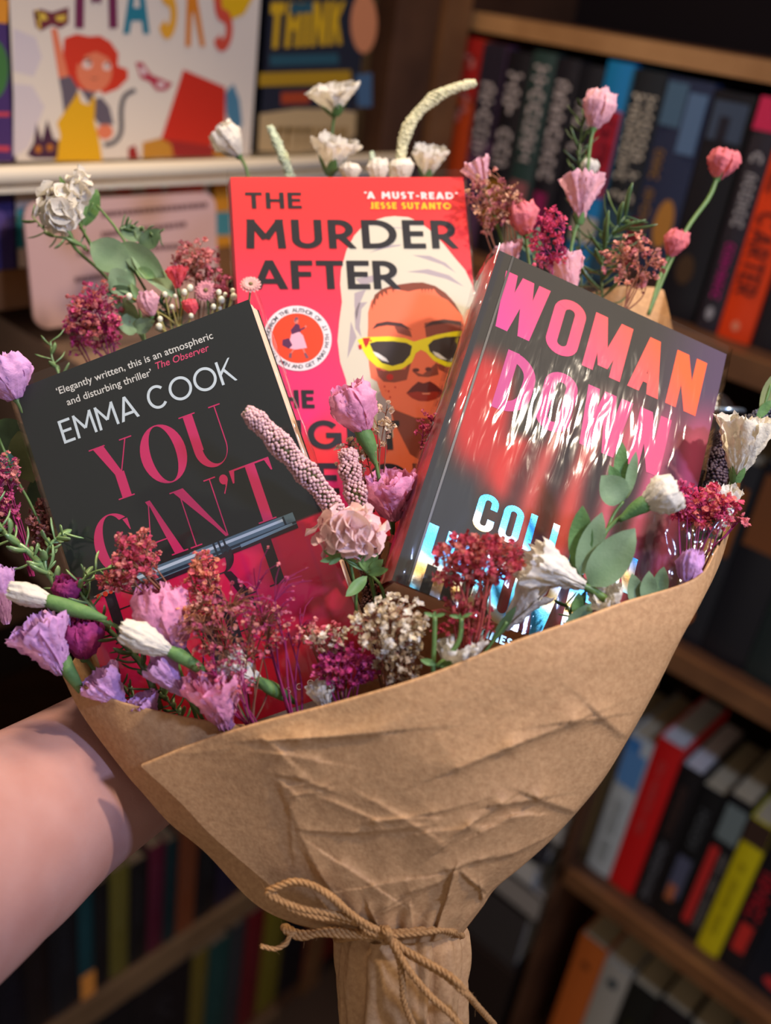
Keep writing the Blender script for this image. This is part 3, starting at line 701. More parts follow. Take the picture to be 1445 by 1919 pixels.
a('printed_sun', [z1((1180, -60), (1220, 70), (1290, 115), (1370, 80), (1420, -10), (1400, -60))], (222, 170, 10))
for ch, x0, x1, yb_, ht, c in (('M', 420, 660, 160, .062, (110, 30, 66)), ('A', 690, 840, 190, .056, (32, 118, 130)), ('S', 885, 990, 220, .064, (226, 160, 40)), ('K', 1040, 1150, 262, .064, (214, 124, 24)), ('S', 1190, 1300, 290, .06, (206, 74, 50))):
    pL, pR = z1((x0, yb_), (x1, yb_)); text_line(sf, r, 'title_lettering', ch, pL, ht, pR, pmat(c, .45), wt=.18)
# navy book with yellow title
sf, r, W, H = face_book(486, 200, 690, 0, -.11, .170, .018, (30, 34, 44), 'navy picture book with thick yellow title beside the cream one', GP)
a = lambda n, ps, c: art(sf, r, n, ps, pmat(c, .45))
def z2(*p): return [(420 + x / 2.998, y / 2.998) for x, y in p]
pL, pR = z2((245, 275), (660, 250)); text_line(sf, r, 'title_lettering', 'THINK', pL, .040, pR, pmat((206, 160, 22), .45), wt=.24)
a('printed_bands', [z2((255, 310), (640, 300), (645, 360), (260, 370)), z2((370, 20), (500, 10), (500, 70), (370, 80))], (38, 80, 88))
a('printed_yellow_band', [z2((200, 410), (710, 395), (715, 470), (195, 485))], (176, 134, 24))
a('printed_red_band', [z2((320, 520), (480, 515), (480, 580), (320, 585))], (170, 66, 30))
a('printed_peach_disc', [z2(*[(700 + 150 * (math.cos(t) + 1) / 2 + 10, 130 + 170 * math.sin(t)) for t in np.linspace(0, 6.1, 20)])], (206, 130, 84))
a('printed_blue_patch', [z2((740, 420), (830, 410), (830, 600), (750, 600))], (70, 100, 124))
a('printed_cream_burst', [z2((200, 640), (400, 610), (600, 610), (740, 630), (735, 760), (640, 830), (400, 860), (190, 850))], (190, 160, 110))
scribble(Surf(WS(LS, 0, 0, 0.0004), LS.ex, LS.ey), *LS.uv(*z2((300, 700))[0]), *LS.uv(*z2((680, 830))[0]), pmat((150, 116, 60)), r, None, False, 3, rows=1)
# violet book at the frame edge
sf, r, W, H = face_book(-160, 300, 22, 150, -.12, .172, .014, (66, 40, 92), 'violet picture book cut by the left frame edge', GP)
a = lambda n, ps, c: art(sf, r, n, ps, pmat(c, .45))
a('printed_orange_top', [[(-40, -20), (16, 0), (14, 44), (-40, 40)]], (220, 140, 30)); a('printed_green_disc', [ell(-12, 130, 28, 56, 20)], (60, 110, 50))
a('printed_pink_lines', [[(-40, 210), (18, 210), (18, 218), (-40, 218)], [(-40, 272), (18, 274), (18, 284), (-40, 282)]], (190, 60, 70))
# lower ledge row
GL = 'picture books on the lower ledge'
sf, r, W, H = face_book(28, 460, 392, 330, .192, .261, .012, (206, 184, 166), 'cut-off picture book with red top and teal corner under the rail', GL)
a = lambda n, ps, c: art(sf, r, n, ps, pmat(c, .45))
def z7(*p): return [(x / 3.0104, 300 + y / 3.0104) for x, y in p]
a('printed_red_top', [z7((520, 105), (1150, 85), (1150, 180), (700, 190), (520, 160))], (206, 60, 24))
a('printed_letters', [z7((600, 130), (650, 125), (650, 175), (600, 180)), z7((740, 140), (800, 135), (830, 185), (740, 190)), z7((910, 125), (940, 120), (945, 175), (915, 180))], (190, 170, 150))
a('printed_teal', [z7((95, 280), (200, 240), (260, 300), (260, 480), (95, 500))], (30, 118, 128))
sf, r, W, H = face_book(392, 460, 560, 330, .192, .261, .012, (206, 132, 30), 'orange and teal picture book under the rail', GL)
art(sf, r, 'printed_teal_band', [[(395, 398), (560, 390), (560, 436), (395, 442)]], pmat((70, 130, 130), .45))
sf, r, W, H = face_book(-150, 480, 24, 335, .192, .261, .012, (54, 44, 96), 'indigo picture book under the rail by the frame edge', GL)
art(sf, r, 'printed_blotch', [ell(-10, 420, 24, 30, 16)], pmat((84, 66, 120), .45))
sf, r, W, H = face_book(560, 440, 800, 300, .188, .261, .012, (70, 36, 60), 'plum picture book behind the white flowers', GL)
# pale shop notice with rounded corners standing in front
us0, vs0 = LS.uv(66, 368); us1, vs1 = LS.uv(404, 640)
ns = Surf(WS(LS, us0 + .004, .232, .05), LS.ex, LS.ey + np.array([0, -.12, 0]))
wpx = lambda x, y: ns.uv(x, y)
rr_ = [wpx(66, 620), wpx(404, 360)]; W = rr_[1][0] - rr_[0][0]; H0 = rr_[1][1]; H1 = rr_[0][1]
r = root('shop_notice', ns.o, 'dusty pink rounded notice card standing before the lower ledge', 'sign', rot=ns.rot)
pts = [(x, -y) for x, y in rrect(rr_[0][0], H0, rr_[1][0], H1, .014)]
mb = MB(); n = len(pts); mb.add([(x, y, 0) for x, y in pts] + [(x, y, -.003) for x, y in pts], [tuple(reversed(range(n))), tuple(n + i for i in range(n))] + [(i, (i + 1) % n, n + (i + 1) % n, n + i) for i in range(n)])
mb.build('card', mat('dusty_pink_card', (186, 150, 142), .5, .3), r, smooth=False, local=True)
mk = pmat((96, 66, 64))
for k, (x0, y0, x1, y1) in enumerate([(190, 402, 385, 384), (190, 440, 345, 420), (145, 475, 330, 462), (140, 525, 270, 505)]):
    ua, va = wpx(x0, y0); ub_, vb = wpx(x1, y1); mb = MB(); p = ua; q_ = random.Random(k)
    while p < ub_:
        L = q_.uniform(.003, .006); mb.box((p, -(va + (vb - va) * (p - ua) / (ub_ - ua)) - .0022, .0002), (L, 0, 0), (0, .0045, 0), (0, 0, .0001)); p += L + .0012
    mb.build('blurred_lettering', mk, r, smooth=False, local=True)
ft = root('box', WS(LS, .4, .94, .0), 'pale brown flat box on the shelf under the notice card', 'box')
slab('lid', mat('box_card', (150, 122, 104), .7), WS(LS, uL(60, 640), .325, .13), LS.ex * .2, LS.ey * .012, -LS.n * .22, ft); slab('body', MATS['box_card'], WS(LS, uL(60, 640) + .003, .337, .127), LS.ex * .194, LS.ey * .262, -LS.n * .21, ft)
# ------------------------------------------------------------------ the three books in the bouquet
class Book:
    def __init__(s, tl, tr, z, up, H, T, label, name='paperback_book', group=None):
        # top corners seen in the photo, depth of the first, and the book's upward direction (camera axes)
        up = np.array(up, float) / np.linalg.norm(up); W = None
        c = lambda p: np.array([(p[0] - 722.5) / F, -(p[1] - 959.5) / F, -1.0])
        z2 = z * c(tl).dot(up) / c(tr).dot(up)
        TL, TR = P(*tl, z), P(*tr, z2); BL = TL - R @ up
        s.sf = Surf(TL, TR - TL, BL - TL); s.W = np.linalg.norm(TR - TL) if W is None else W; s.H = H; s.T = T
        s.r = root(name, TL, label, 'book', group, rot=s.sf.rot)
def covers(b, name, fn, m, board=.0006, nu=110, nv=170, over=0.0):
    """front cover as a printed sheet; fn(u,v in 0..1)->rgb"""
    mb = MB(); W, H = b.W, b.H; o = over
    for j in range(nv + 1):
        for i in range(nu + 1):
            mb.v.append((-o + (W + 2 * o) * i / nu, o - (H + 2 * o) * j / nv, 0.0)); mb.c.append(lin(fn(i / nu, j / nv)))
    for j in range(nv):
        for i in range(nu):
            k = j * (nu + 1) + i; mb.f.append((k, k + nu + 1, k + nu + 2, k + 1))
    return mb.build(name, m, b.r, local=True)
def body(b, cm, pm, board=.0006, over=0.0, spine_round=.0015):
    W, H, T, o = b.W, b.H, b.T, over
    mb = MB()
    mb.box((-o, -H - o, -board), (W + 2 * o, 0, 0), (0, H + 2 * o, 0), (0, 0, board * .9))
    mb.box((-o, -H - o, -T), (W + 2 * o, 0, 0), (0, H + 2 * o, 0), (0, 0, board))
    rows = []
    for k in range(9):
        a = k / 8; x = -o - spine_round * math.sin(math.pi * a) ; rows.append([(x, o, -T * a), (x, -H - o, -T * a)])
    mb.grid(rows); mb.grid([[(p[0] + board, p[1], p[2]) for p in r_] for r_ in rows])
    mb.build('cover_boards', cm, b.r, smooth=False, local=True)
    # page block with fine leaf lines
    mb = MB(); n = 14; t0, t1 = -board, -T + board
    for k in range(n):
        z0 = t0 + (t1 - t0) * k / n; z1_ = t0 + (t1 - t0) * (k + .92) / n; i_ = rnd.uniform(0, .0004)
        mb.box((board, -H + .0005, z1_), (W - board - .0004 - i_, 0, 0), (0, H - .001 - i_, 0), (0, 0, z0 - z1_))
    mb.build('page_block', pm, b.r, smooth=False, local=True)
def film(b, m, gap=.0012, over=.002, wr=.0006, seed=0, nu=60, nv=90, side=True):
    """cellophane sleeve round the book with real ripples"""
    W, H, T = b.W, b.H, b.T; g = gap; mb = MB(); rows = []
    # section running round the book: back -> left -> front -> right -> back
    sec = [(W * .8, -T - g), (-g, -T - g), (-g - .0006, -T / 2), (-g, g * .8)] + [(W * i / nu, g) for i in range(nu + 1)] + [(W + g, g * .6), (W + g * 2.2, -T / 2), (W + g, -T - g), (W * .7, -T - g)]
    for j in range(nv + 1):
        v = -over * 2 + (H + over * 3) * j / nv; row = []
        for (x, z) in sec:
            d = wr * (mnoise.noise(Vector((x * 90 + seed, v * 22, z * 90))) + .5 * mnoise.noise(Vector((x * 260, v * 90 + seed, z * 200)))) if 0 < x < W and z > 0 else .0007 * mnoise.noise(Vector((x * 300, v * 140 + seed, z * 300)))
            row.append((x + (d if z <= 0 else 0), -v, z + abs(d) if z > 0 else z + d))
        rows.append(row)
    mb.grid(rows)
    return mb.build('cellophane_wrap', m, b.r, local=True)
def mixc(a, b, t): t = max(0, min(1, t)); return tuple(x + (y - x) * t for x, y in zip(a, b))
def sm(x, a, b): t = max(0, min(1, (x - a) / (b - a))); return t * t * (3 - 2 * t)
M_pages = mat('book_pages', (226, 196, 170), .8, .2)
M_gloss = film_mat('clear_film', .35, 60, (1, .35, 1), fac=.0, rough=.10)
M_crink = film_mat('crinkled_film', 1.0, 80, (2.3, .5, 1), fac=.0, rough=.06, rot=-.12, dist=.0005, detail=1.6)

# --- red paperback in the middle, furthest back
BM = Book((432, 332), (868, 332), .562, (-.0765, .986, -.1454), .213, .022, 'red and pink paperback, woman in yellow sunglasses, standing behind the other two')
def f_mid(u, v):
    base = mixc((214, 44, 44), (220, 46, 84), sm(v, .05, .45) * (1 - .5 * u)); base = mixc(base, (212, 40, 104), sm(v, .35, .6) * (1 - sm(v, .62, .75)) * (1 - u))
    n = mnoise.noise(Vector((u * 4, v * 7, 3))); m_ = sm(v, .60, .72)
    low = mixc((214, 40, 44), (226, 30, 110), .5 + n * 1.6); low = mixc(low, (232, 90, 50), sm(u, .5, .8) * .8)
    return mixc(base, low, m_)
covers(BM, 'front_cover', f_mid, vcol_mat('printed_cover_gloss', .32, .45, bump=.04, bscale=500))
body(BM, pmat((214, 40, 60)), M_pages)
sf, r = BM.sf, BM.r
def z6(*p): return [(420 + x / 3.0104, 320 + y / 3.0104) for x, y in p]
a = lambda n, ps, c: art(sf, r, n, ps, pmat(c, .35))
edgeR = [(sf.uv(900, 500)[0])]
def clampW(poly):
    out = []
    for p in poly:
        u, v = sf.uv(*p); out.append((min(u, BM.W - .0004), v))
    return out
def ac(n, ps, c): return art(sf, r, n, [clampW(p) for p in ps], pmat(c, .35), px=False)
ac('printed_towel', [z6((905, 262), (960, 256), (1040, 262), (1110, 295), (1180, 350), (1240, 415), (1300, 490), (1360, 560), (1420, 650), (1450, 700), (1480, 1000), (1500, 1300), (1500, 1500), (960, 1500), (900, 1560), (860, 1480), (800, 1360), (700, 1260), (688, 1180), (655, 1080), (640, 960), (650, 850), (665, 740), (655, 640), (660, 560), (690, 450), (735, 365), (800, 295))], (196, 188, 166))
ac('printed_towel_folds', [z6((1060, 475), (1160, 480), (1250, 520), (1310, 578), (1230, 530), (1140, 500)), z6((1030, 570), (1150, 555), (1270, 590), (1355, 655), (1250, 610), (1130, 580)),
   z6((740, 610), (840, 590), (860, 620), (780, 650)), z6((735, 690), (800, 670), (770, 740), (745, 850), (735, 760)), z6((715, 850), (748, 940), (695, 1060)), z6((735, 800), (760, 745), (810, 740), (775, 780), (765, 880), (775, 940), (740, 890)),
   z6((815, 465), (900, 425), (1000, 415), (990, 425), (900, 440)), z6((950, 318), (1040, 322), (1040, 326), (950, 324)), z6((860, 1260), (900, 1230), (950, 1330), (960, 1450), (900, 1540), (865, 1480))], (158, 146, 148))
ac('printed_neck', [z6((940, 1330), (1100, 1390), (1320, 1350), (1380, 1500), (1400, 1746), (1000, 1746), (900, 1640), (955, 1500))], (222, 104, 62))
ac('printed_neck_shadow', [z6((940, 1340), (1080, 1395), (1230, 1380), (1290, 1500), (1250, 1600), (1150, 1660), (1050, 1600), (960, 1420))], (122, 54, 36))
ac('printed_face', [z6((812, 880), (812, 800), (830, 735), (870, 690), (930, 665), (1040, 680), (1110, 650), (1200, 665), (1280, 720), (1345, 820), (1370, 950), (1370, 1250), (1290, 1370), (1180, 1400), (1080, 1392), (960, 1340), (890, 1270), (862, 1190), (828, 1170), (818, 1100), (808, 960))], (226, 108, 72))
hair = [(830, 760), (850, 700), (890, 668), (940, 650), (1000, 640), (1060, 632), (1120, 630), (1190, 650), (1250, 690), (1300, 745), (1345, 820), (1300, 770), (1262, 730), (1225, 712), (1200, 690)]
fr = []
for k in range(9): fr += [(1185 - k * 9, 668 - (k % 2) * 2), (1180 - k * 9, 690 if k % 2 else 668)]
hair += fr + [(1080, 672), (1040, 682), (1000, 674), (960, 662), (955, 690), (945, 668), (920, 672), (922, 704), (900, 680), (895, 715), (880, 690), (868, 730), (858, 720), (852, 762), (842, 748), (836, 790)]
ac('printed_hairline', [z6(*hair)], (116, 50, 26))
ac('printed_cheek_shade', [z6((855, 1110), (900, 1130), (1020, 1120), (1060, 1060), (1030, 1180), (960, 1195), (900, 1190), (870, 1160)), z6((1130, 860), (1180, 850), (1340, 850), (1340, 905), (1140, 940)), z6((1010, 870), (1050, 905), (1060, 940), (980, 915), (960, 880)),
   z6((1180, 1100), (1200, 1080), (1210, 1150), (1150, 1165), (1095, 1160), (1060, 1130), (1120, 1150)), z6((1200, 1090), (1280, 1100), (1270, 1150), (1210, 1120))], (128, 58, 42))
ac('printed_brows', [z6((835, 895), (860, 862), (920, 850), (1000, 860), (1060, 900), (1000, 880), (920, 872), (870, 880)), z6((1125, 885), (1170, 850), (1240, 838), (1330, 850), (1345, 875), (1260, 860), (1180, 870))], (62, 30, 28))
ac('printed_nostrils', [z6(*ell(1082, 1125, 20, 11, 12)), z6(*ell(1152, 1120, 18, 12, 12))], (92, 34, 28))
ac('printed_sunglasses', [z6((752, 955), (790, 940), (850, 938), (930, 935), (1020, 945), (1070, 965), (1120, 950), (1200, 925), (1290, 908), (1400, 900), (1400, 1110), (1250, 1105), (1180, 1070), (1140, 1025), (1110, 1010), (1080, 1030), (1060, 1080), (1000, 1120), (930, 1130), (860, 1105), (810, 1060), (775, 1000))], (226, 210, 18))
ac('printed_lenses', [z6((820, 975), (860, 963), (950, 962), (1030, 972), (1060, 990), (1050, 1040), (1010, 1085), (950, 1102), (890, 1085), (850, 1040)), z6((1150, 985), (1180, 955), (1250, 938), (1380, 932), (1380, 1085), (1260, 1080), (1200, 1055), (1160, 1020))], (52, 40, 36))
ac('printed_lens_glints', [z6((838, 1018), (870, 1030), (915, 1060), (930, 1082), (890, 1070), (855, 1045)), z6((1175, 1018), (1210, 1030), (1260, 1068), (1220, 1062), (1190, 1042))], (216, 210, 200))
ac('printed_blood', [z6((780, 945), (825, 942), (815, 975), (800, 1000), (788, 975)), z6((755, 985), (775, 980), (778, 1005), (762, 1010)), z6(*ell(935, 1165, 20, 18, 12)), z6(*ell(875, 1122, 8, 7, 8)), z6(*ell(965, 1222, 5, 5, 8)), z6(*ell(905, 1218, 5, 5, 8)), z6(*ell(928, 1245, 5, 6, 8)), z6(*ell(936, 1278, 5, 6, 8)), z6(*ell(912, 1240, 3, 3, 6)), z6(*ell(828, 960, 6, 6, 8))], (180, 24, 16))
ac('printed_lips', [z6((1028, 1255), (1060, 1220), (1095, 1190), (1125, 1200), (1160, 1188), (1190, 1205), (1240, 1250), (1200, 1285), (1150, 1300), (1100, 1298), (1060, 1282))], (150, 38, 18))
ac('printed_upper_lip', [z6((1028, 1255), (1060, 1220), (1095, 1190), (1125, 1200), (1160, 1188), (1190, 1205), (1240, 1250), (1180, 1246), (1140, 1252), (1090, 1246))], (92, 26, 22))
ac('printed_lip_light', [z6((1115, 1255), (1165, 1254), (1160, 1261), (1120, 1262))], (226, 140, 110))
c1 = sf.uv(558, 634); k_ = .129 / 438 * 1.02
art(sf, r, 'printed_seal', [[(c1[0] + 64 * k_ * math.cos(t), c1[1] + 64 * k_ * math.sin(t)) for t in np.linspace(0, 6.2, 48)]], pmat((214, 206, 206), .35), px=False)
art(sf, r, 'printed_seal_disc', [[(c1[0] + 49 * k_ * math.cos(t), c1[1] + 49 * k_ * math.sin(t)) for t in np.linspace(0, 6.2, 48)]], pmat((214, 58, 18), .35), px=False)
ring_text(sf, r, 'seal_lettering', 'FROM THE AUTHOR OF', c1, 51.5 * k_, -66, 52, 11 * k_, pmat((40, 38, 52)), bold=.02)
ring_text(sf, r, 'seal_lettering', 'HOW TO KILL MEN AND GET AWAY WITH IT', c1, 52 * k_, 294, 68, 10.5 * k_, pmat((40, 38, 52)), inward=True, bold=.02)
a('printed_figure_skirt', [z6((380, 920), (420, 905), (445, 930), (468, 1000), (400, 1010), (360, 1000))], (222, 160, 176))
a('printed_figure_top', [z6((392, 880), (405, 862), (425, 870), (432, 910), (415, 912), (382, 925), (375, 900)), z6((425, 895), (455, 882), (456, 890), (430, 905)), z6((330, 955), (365, 945), (385, 985), (365, 1005), (328, 985))], (76, 26, 66))
a('printed_figure_skin', [z6(*ell(407, 848, 13, 17, 12)), z6(*ell(460, 880, 6, 7, 8)), z6((388, 1008), (398, 1008), (382, 1030), (374, 1030)), z6((440, 1004), (450, 1004), (460, 1028), (452, 1030))], (196, 110, 96))
a('printed_figure_hair', [z6((396, 845), (400, 828), (415, 826), (420, 840), (408, 842), (400, 858)), z6((368, 1030), (382, 1030), (380, 1058), (364, 1055)), z6((450, 1032), (462, 1028), (478, 1056), (462, 1060))], (110, 70, 84))
K = pmat((18, 16, 22), .35)
text_line(sf, r, 'title_lettering', 'THE', (461, 391), .0098, (566, 391), K, wt=.17, track=.14)
text_line(sf, r, 'title_lettering', 'MURDER', (462, 466), .0176, (860, 466), K, wt=.175, track=.14)
text_line(sf, r, 'title_lettering', 'AFTER', (474, 542), .0172, (751, 542), K, wt=.175, track=.08)
text_line(sf, r, 'title_lettering', 'THE', (497, 765), .0104, (590, 765), K, wt=.2, track=.12)
text_line(sf, r, 'title_lettering', 'NIGHT', (492, 842), .0166, (752, 842), K, wt=.175, track=.16)
text_line(sf, r, 'title_lettering', 'BEFORE', (540, 925), .0172, (872, 925), K, wt=.175, track=.12)
text_line(sf, r, 'quote_lettering', "'A MUST-READ'", (683, 373), .0044, (855, 374), pmat((240, 196, 190), .35), wt=.24, track=.16)
text_line(sf, r, 'quote_lettering', 'JESSE SUTANTO', (694, 392), .0042, (846, 393), pmat((244, 170, 20), .35), wt=.24, track=.14)
film(BM, M_gloss, gap=.0012 + .0009, seed=5)

# --- black paperback on the left
BL_ = Book((24, 733), (466, 561), .500, (-.331, .9387, -.0964), .198, .020, 'black and pink paperback with a steel pen on its cover, leaning left')
sf, r = BL_.sf, BL_.r
b0 = sf.uv(190, 1118); b1 = sf.uv(596, 962)
def f_left(u, v):
    U_, V_ = u * BL_.W, v * BL_.H; line = b0[1] + (b1[1] - b0[1]) * (U_ - b0[0]) / (b1[0] - b0[0])
    n = mnoise.noise(Vector((u * 3, v * 3, 9))); st = mnoise.noise(Vector((u * 26, v * 2, 1)))
    pink = mixc((196, 22, 60), (200, 20, 90), .5 + n); pink = mixc(pink, (170, 22, 90), sm(st, .1, .5) * .6); pink = mixc(pink, (170, 16, 36), sm(v, .72, .9) * .8); pink = mixc(pink, (206, 40, 46), max(0, n) * 1.2)
    return mixc((26, 32, 32), pink, sm(V_ - line, -.0006, .0006))
covers(BL_, 'front_cover', f_left, vcol_mat('printed_cover_satin', .42, .4), nu=180, nv=280)
body(BL_, pmat((30, 34, 36)), M_pages)
Rd = pmat((192, 42, 94), .4)
font_line(sf, r, 'quote_lettering', "\u2018Elegantly written, this is an atmospheric", (108, 740), (400, 634), pmat((206, 206, 196), .4), bold=.008)
font_line(sf, r, 'quote_lettering', "and disturbing thriller\u2019", (127, 760), (286, 703), pmat((206, 206, 196), .4), bold=.008)
font_line(sf, r, 'quote_lettering', "The Observer", (292, 693), (392, 657), pmat((206, 70, 104), .4), bold=.008, shear=.2)
text_line(sf, r, 'author_lettering', 'EMMA COOK', (121, 832), .0122, (445, 712), pmat((196, 210, 212), .4), wt=.115, track=.1)
def did(s, pL, pR, ht, m): return text_line(sf, r, 'title_lettering', s, pL, ht, pR, m, kind='didone', track=.03)
did('YOU', (199, 946), (446, 858), .0292, Rd); did("CAN'T", (197, 1087), (541, 962), .0300, Rd)
did('HURT', (215, 1208), (566, 1078), .0300, pmat((34, 24, 34), .4)); did('ME', (330, 1290), (520, 1218), .0290, pmat((34, 24, 34), .4))
# steel pen printed across the cover
def penband(t0, t1, s0, s1, e0=None, e1=None):
    A_ = np.array((176., 1118.)); B_ = np.array((553., 972.)); d = (B_ - A_); nrm = np.array((-d[1], d[0])) / np.linalg.norm(d)
    nrm = nrm if nrm[1] > 0 else -nrm
    e0 = s0 if e0 is None else e0; e1 = s1 if e1 is None else e1
    return [tuple(A_ + d * t0 + nrm * s0), tuple(A_ + d * t1 + nrm * e0), tuple(A_ + d * t1 + nrm * e1), tuple(A_ + d * t0 + nrm * s1)]
a = lambda n, ps, c: art(sf, r, n, ps, pmat(c, .3))
a('printed_pen_shadow', [penband(.22, 1.0, 0, 22, -2, 18)], (40, 22, 34))
a('printed_pen_barrel', [penband(.2, 1.0, -11, 14, -13, 10)], (84, 110, 126)); a('printed_pen_highlight', [penband(.2, .95, -6, 0, -8, -3)], (182, 200, 212)); a('printed_pen_dark', [penband(.2, 1.0, 6, 12, 4, 8)], (28, 46, 60))
a('printed_pen_rings', [penband(.60, .61, -13, 13), penband(.625, .635, -13, 13), penband(.65, .66, -13, 13), penband(.945, .955, -12, 9)], (26, 40, 52))
a('printed_pen_clip', [penband(.72, .98, 8, 14, 5, 10)], (110, 140, 158)); a('printed_pen_nib', [penband(0, .2, 0, 2, -9, 10)], (150, 130, 120)); a('printed_pen_drops', [ell(186, 1118, 5, 5, 10), ell(198, 1113, 5, 5, 10), ell(208, 1109, 4, 4, 10)], (196, 60, 40))
font_line(sf, r, 'strapline_lettering', "S  C  O  M", (540, 1300), (612, 1276), pmat((240, 200, 200), .4), bold=.01)
film(BL_, M_gloss, gap=.0012 + .0008, seed=11)

# --- hardback on the right in crackling cellophane
BR = Book((936, 469), (1362, 664), .515, (.301, .892, -.337), .190, .028, 'hardback with pink to orange title in crinkled clear film, leaning right', name='hardback_book')
sf, r = BR.sf, BR.r
def f_right(u, v):
    n = mnoise.noise(Vector((u * 3.1, v * 3.7, 2))); n2 = mnoise.noise(Vector((u * 9, v * 5, 4)))
    dark = (42, 39, 31); c = mixc(dark, (66, 50, 72), sm(u, .6, 1) * (1 - sm(v, .1, .5)))
    # glowing red cloth on the left
    c = mixc(c, (164, 38, 34), sm(.19 - math.hypot((u - .14) * 1.1, (v - .47) * .75) + n * .12, 0, .12))
    c = mixc(c, (176, 44, 36), sm(.15 - math.hypot((u - .32) * 1.0, (v - .58) * 1.2) + n * .08, 0, .08))
    # pleated cloth to the right
    ph = (u * 1.02 + v * .06) * 46 + n * 1.2; pl = .5 + .5 * math.sin(ph); m_ = sm(u + n * .08, .30 - .1 * v, .46) * sm(v + .25 * u, .36, .56)
    cloth = mixc((52, 34, 30), mixc((160, 70, 62), (158, 70, 96), sm(u, .5, .85)), pl ** .8); cloth = mixc(cloth, (172, 40, 26), sm(.2 - math.hypot(u - .52, (v - .72)), 0, .14) * .5)
    cloth = mixc(cloth, (160, 62, 92), sm(u, .72, .95) * .7); cloth = mixc(cloth, (112, 20, 30), sm(v, .76, .95) * .8)
    c = mixc(c, cloth, m_); c = tuple(x * (1 - .45 * (1 - pl) * sm(u, .2, .4) * sm(v, .34, .5)) for x in c)
    c = mixc(c, (40, 44, 46), sm(.13 - abs(u - .10) + n2 * .05, 0, .06) * sm(v, .6, .72))
    c = mixc(c, (34, 34, 36), sm(.028 - u, 0, .01)); return c
covers(BR, 'front_cover', f_right, vcol_mat('printed_jacket', .6, .2), nu=200, nv=300)
sm_ = mat('jacket_spine', (52, 44, 44), .3, .5, noise=.12, nscale=26, rgb2=(176, 60, 60)); body(BR, sm_, M_pages, board=.0022)
MB().box((.0075, -BR.H, -.0002), (.0012, 0, 0), (0, BR.H, 0), (0, 0, .0006)).build('hinge_groove', pmat((22, 22, 24)), r, smooth=False, local=True)
def grad_ink(name, ca, cb, a_, b_, c_):
    m = mat(name, ca, .55, .25); nt = m.node_tree; tc = nt.nodes.new('ShaderNodeTexCoord'); dp = nt.nodes.new('ShaderNodeVectorMath'); dp.operation = 'DOT_PRODUCT'
    dp.inputs[1].default_value = (a_ / BR.W, -b_ / .212, 0); ad = nt.nodes.new('ShaderNodeMath'); ad.inputs[1].default_value = c_; ad.use_clamp = True
    mx = nt.nodes.new('ShaderNodeMix'); mx.data_type = 'RGBA'; mx.inputs[6].default_value = (*lin(ca), 1); mx.inputs[7].default_value = (*lin(cb), 1)
    nt.links.new(tc.outputs['Object'], dp.inputs[0]); nt.links.new(dp.outputs['Value'], ad.inputs[0]); nt.links.new(ad.outputs[0], mx.inputs[0]); nt.links.new(mx.outputs[2], nt.nodes['Principled BSDF'].inputs['Base Color']); return m
MT = [grad_ink('title_ink', (172, 46, 128), (230, 78, 18), .95, -1.5, .36), grad_ink('title_ink_pink', (162, 56, 116), (190, 62, 98), 1.0, 0, 0)]
def tl(s, pL, pR, ht, fn, tr_=.11):
    o = text_line(sf, r, 'title_lettering', s, pL, ht, pR, MT[fn], wt=.16, track=tr_, cond=.46)
tl('WOMAN', (917, 606), (1303, 780), .0335, 0)
tl('DOWN', (920, 761), (1234, 894), .0340, 1)
M_foil = bpy.data.materials.new('holographic_foil'); M_foil.use_nodes = True
nt = M_foil.node_tree; b_ = nt.nodes['Principled BSDF']; b_.inputs['Metallic'].default_value = .85; b_.inputs['Roughness'].default_value = .34
tc = nt.nodes.new('ShaderNodeTexCoord'); mp = nt.nodes.new('ShaderNodeMapping'); mp.inputs['Rotation'].default_value = (0, 0, .3); mp.inputs['Scale'].default_value = (1, 1, 1)
wv = nt.nodes.new('ShaderNodeTexWave'); wv.bands_direction = 'Y'; wv.inputs['Scale'].default_value = 9; wv.inputs['Distortion'].default_value = 2.2; wv.inputs['Phase Offset'].default_value = 2.4
cr = nt.nodes.new('ShaderNodeValToRGB'); e = cr.color_ramp.elements; e[0].color = (*lin((60, 160, 226)), 1); e[1].color = (*lin((196, 160, 96)), 1); e.new(.45).color = (*lin((90, 176, 230)), 1); e.new(.7).color = (*lin((190, 206, 214)), 1)
nz_ = nt.nodes.new('ShaderNodeTexNoise'); nz_.inputs['Scale'].default_value = 2600; bp = nt.nodes.new('ShaderNodeBump'); bp.inputs['Strength'].default_value = .5; bp.inputs['Distance'].default_value = .0003
for x, y in ((tc.outputs['Object'], mp.inputs[0]), (mp.outputs[0], wv.inputs['Vector']), (wv.outputs['Fac'], cr.inputs[0]), (cr.outputs[0], b_.inputs['Base Color']), (tc.outputs['Object'], nz_.inputs['Vector']), (nz_.outputs['Fac'], bp.inputs['Height']), (bp.outputs[0], b_.inputs['Normal'])): nt.links.new(x, y)
text_line(sf, r, 'author_lettering', 'COLLEEN', (882, 987), .0192, (1180, 1115), M_foil, wt=.15, track=.13, cond=.44)
text_line(sf, r, 'author_lettering', 'HOOVER', (767, 1099), .0330, (1150, 1262), M_foil, wt=.165, track=.12, cond=.5)
text_line(sf, r, 'strapline_lettering', 'TIMES', (896, 1190), .0042, (957, 1214), pmat((150, 220, 244), .3), wt=.22, track=.14)
film(BR, M_crink, gap=.0014 + .0008, wr=.00022, seed=23)
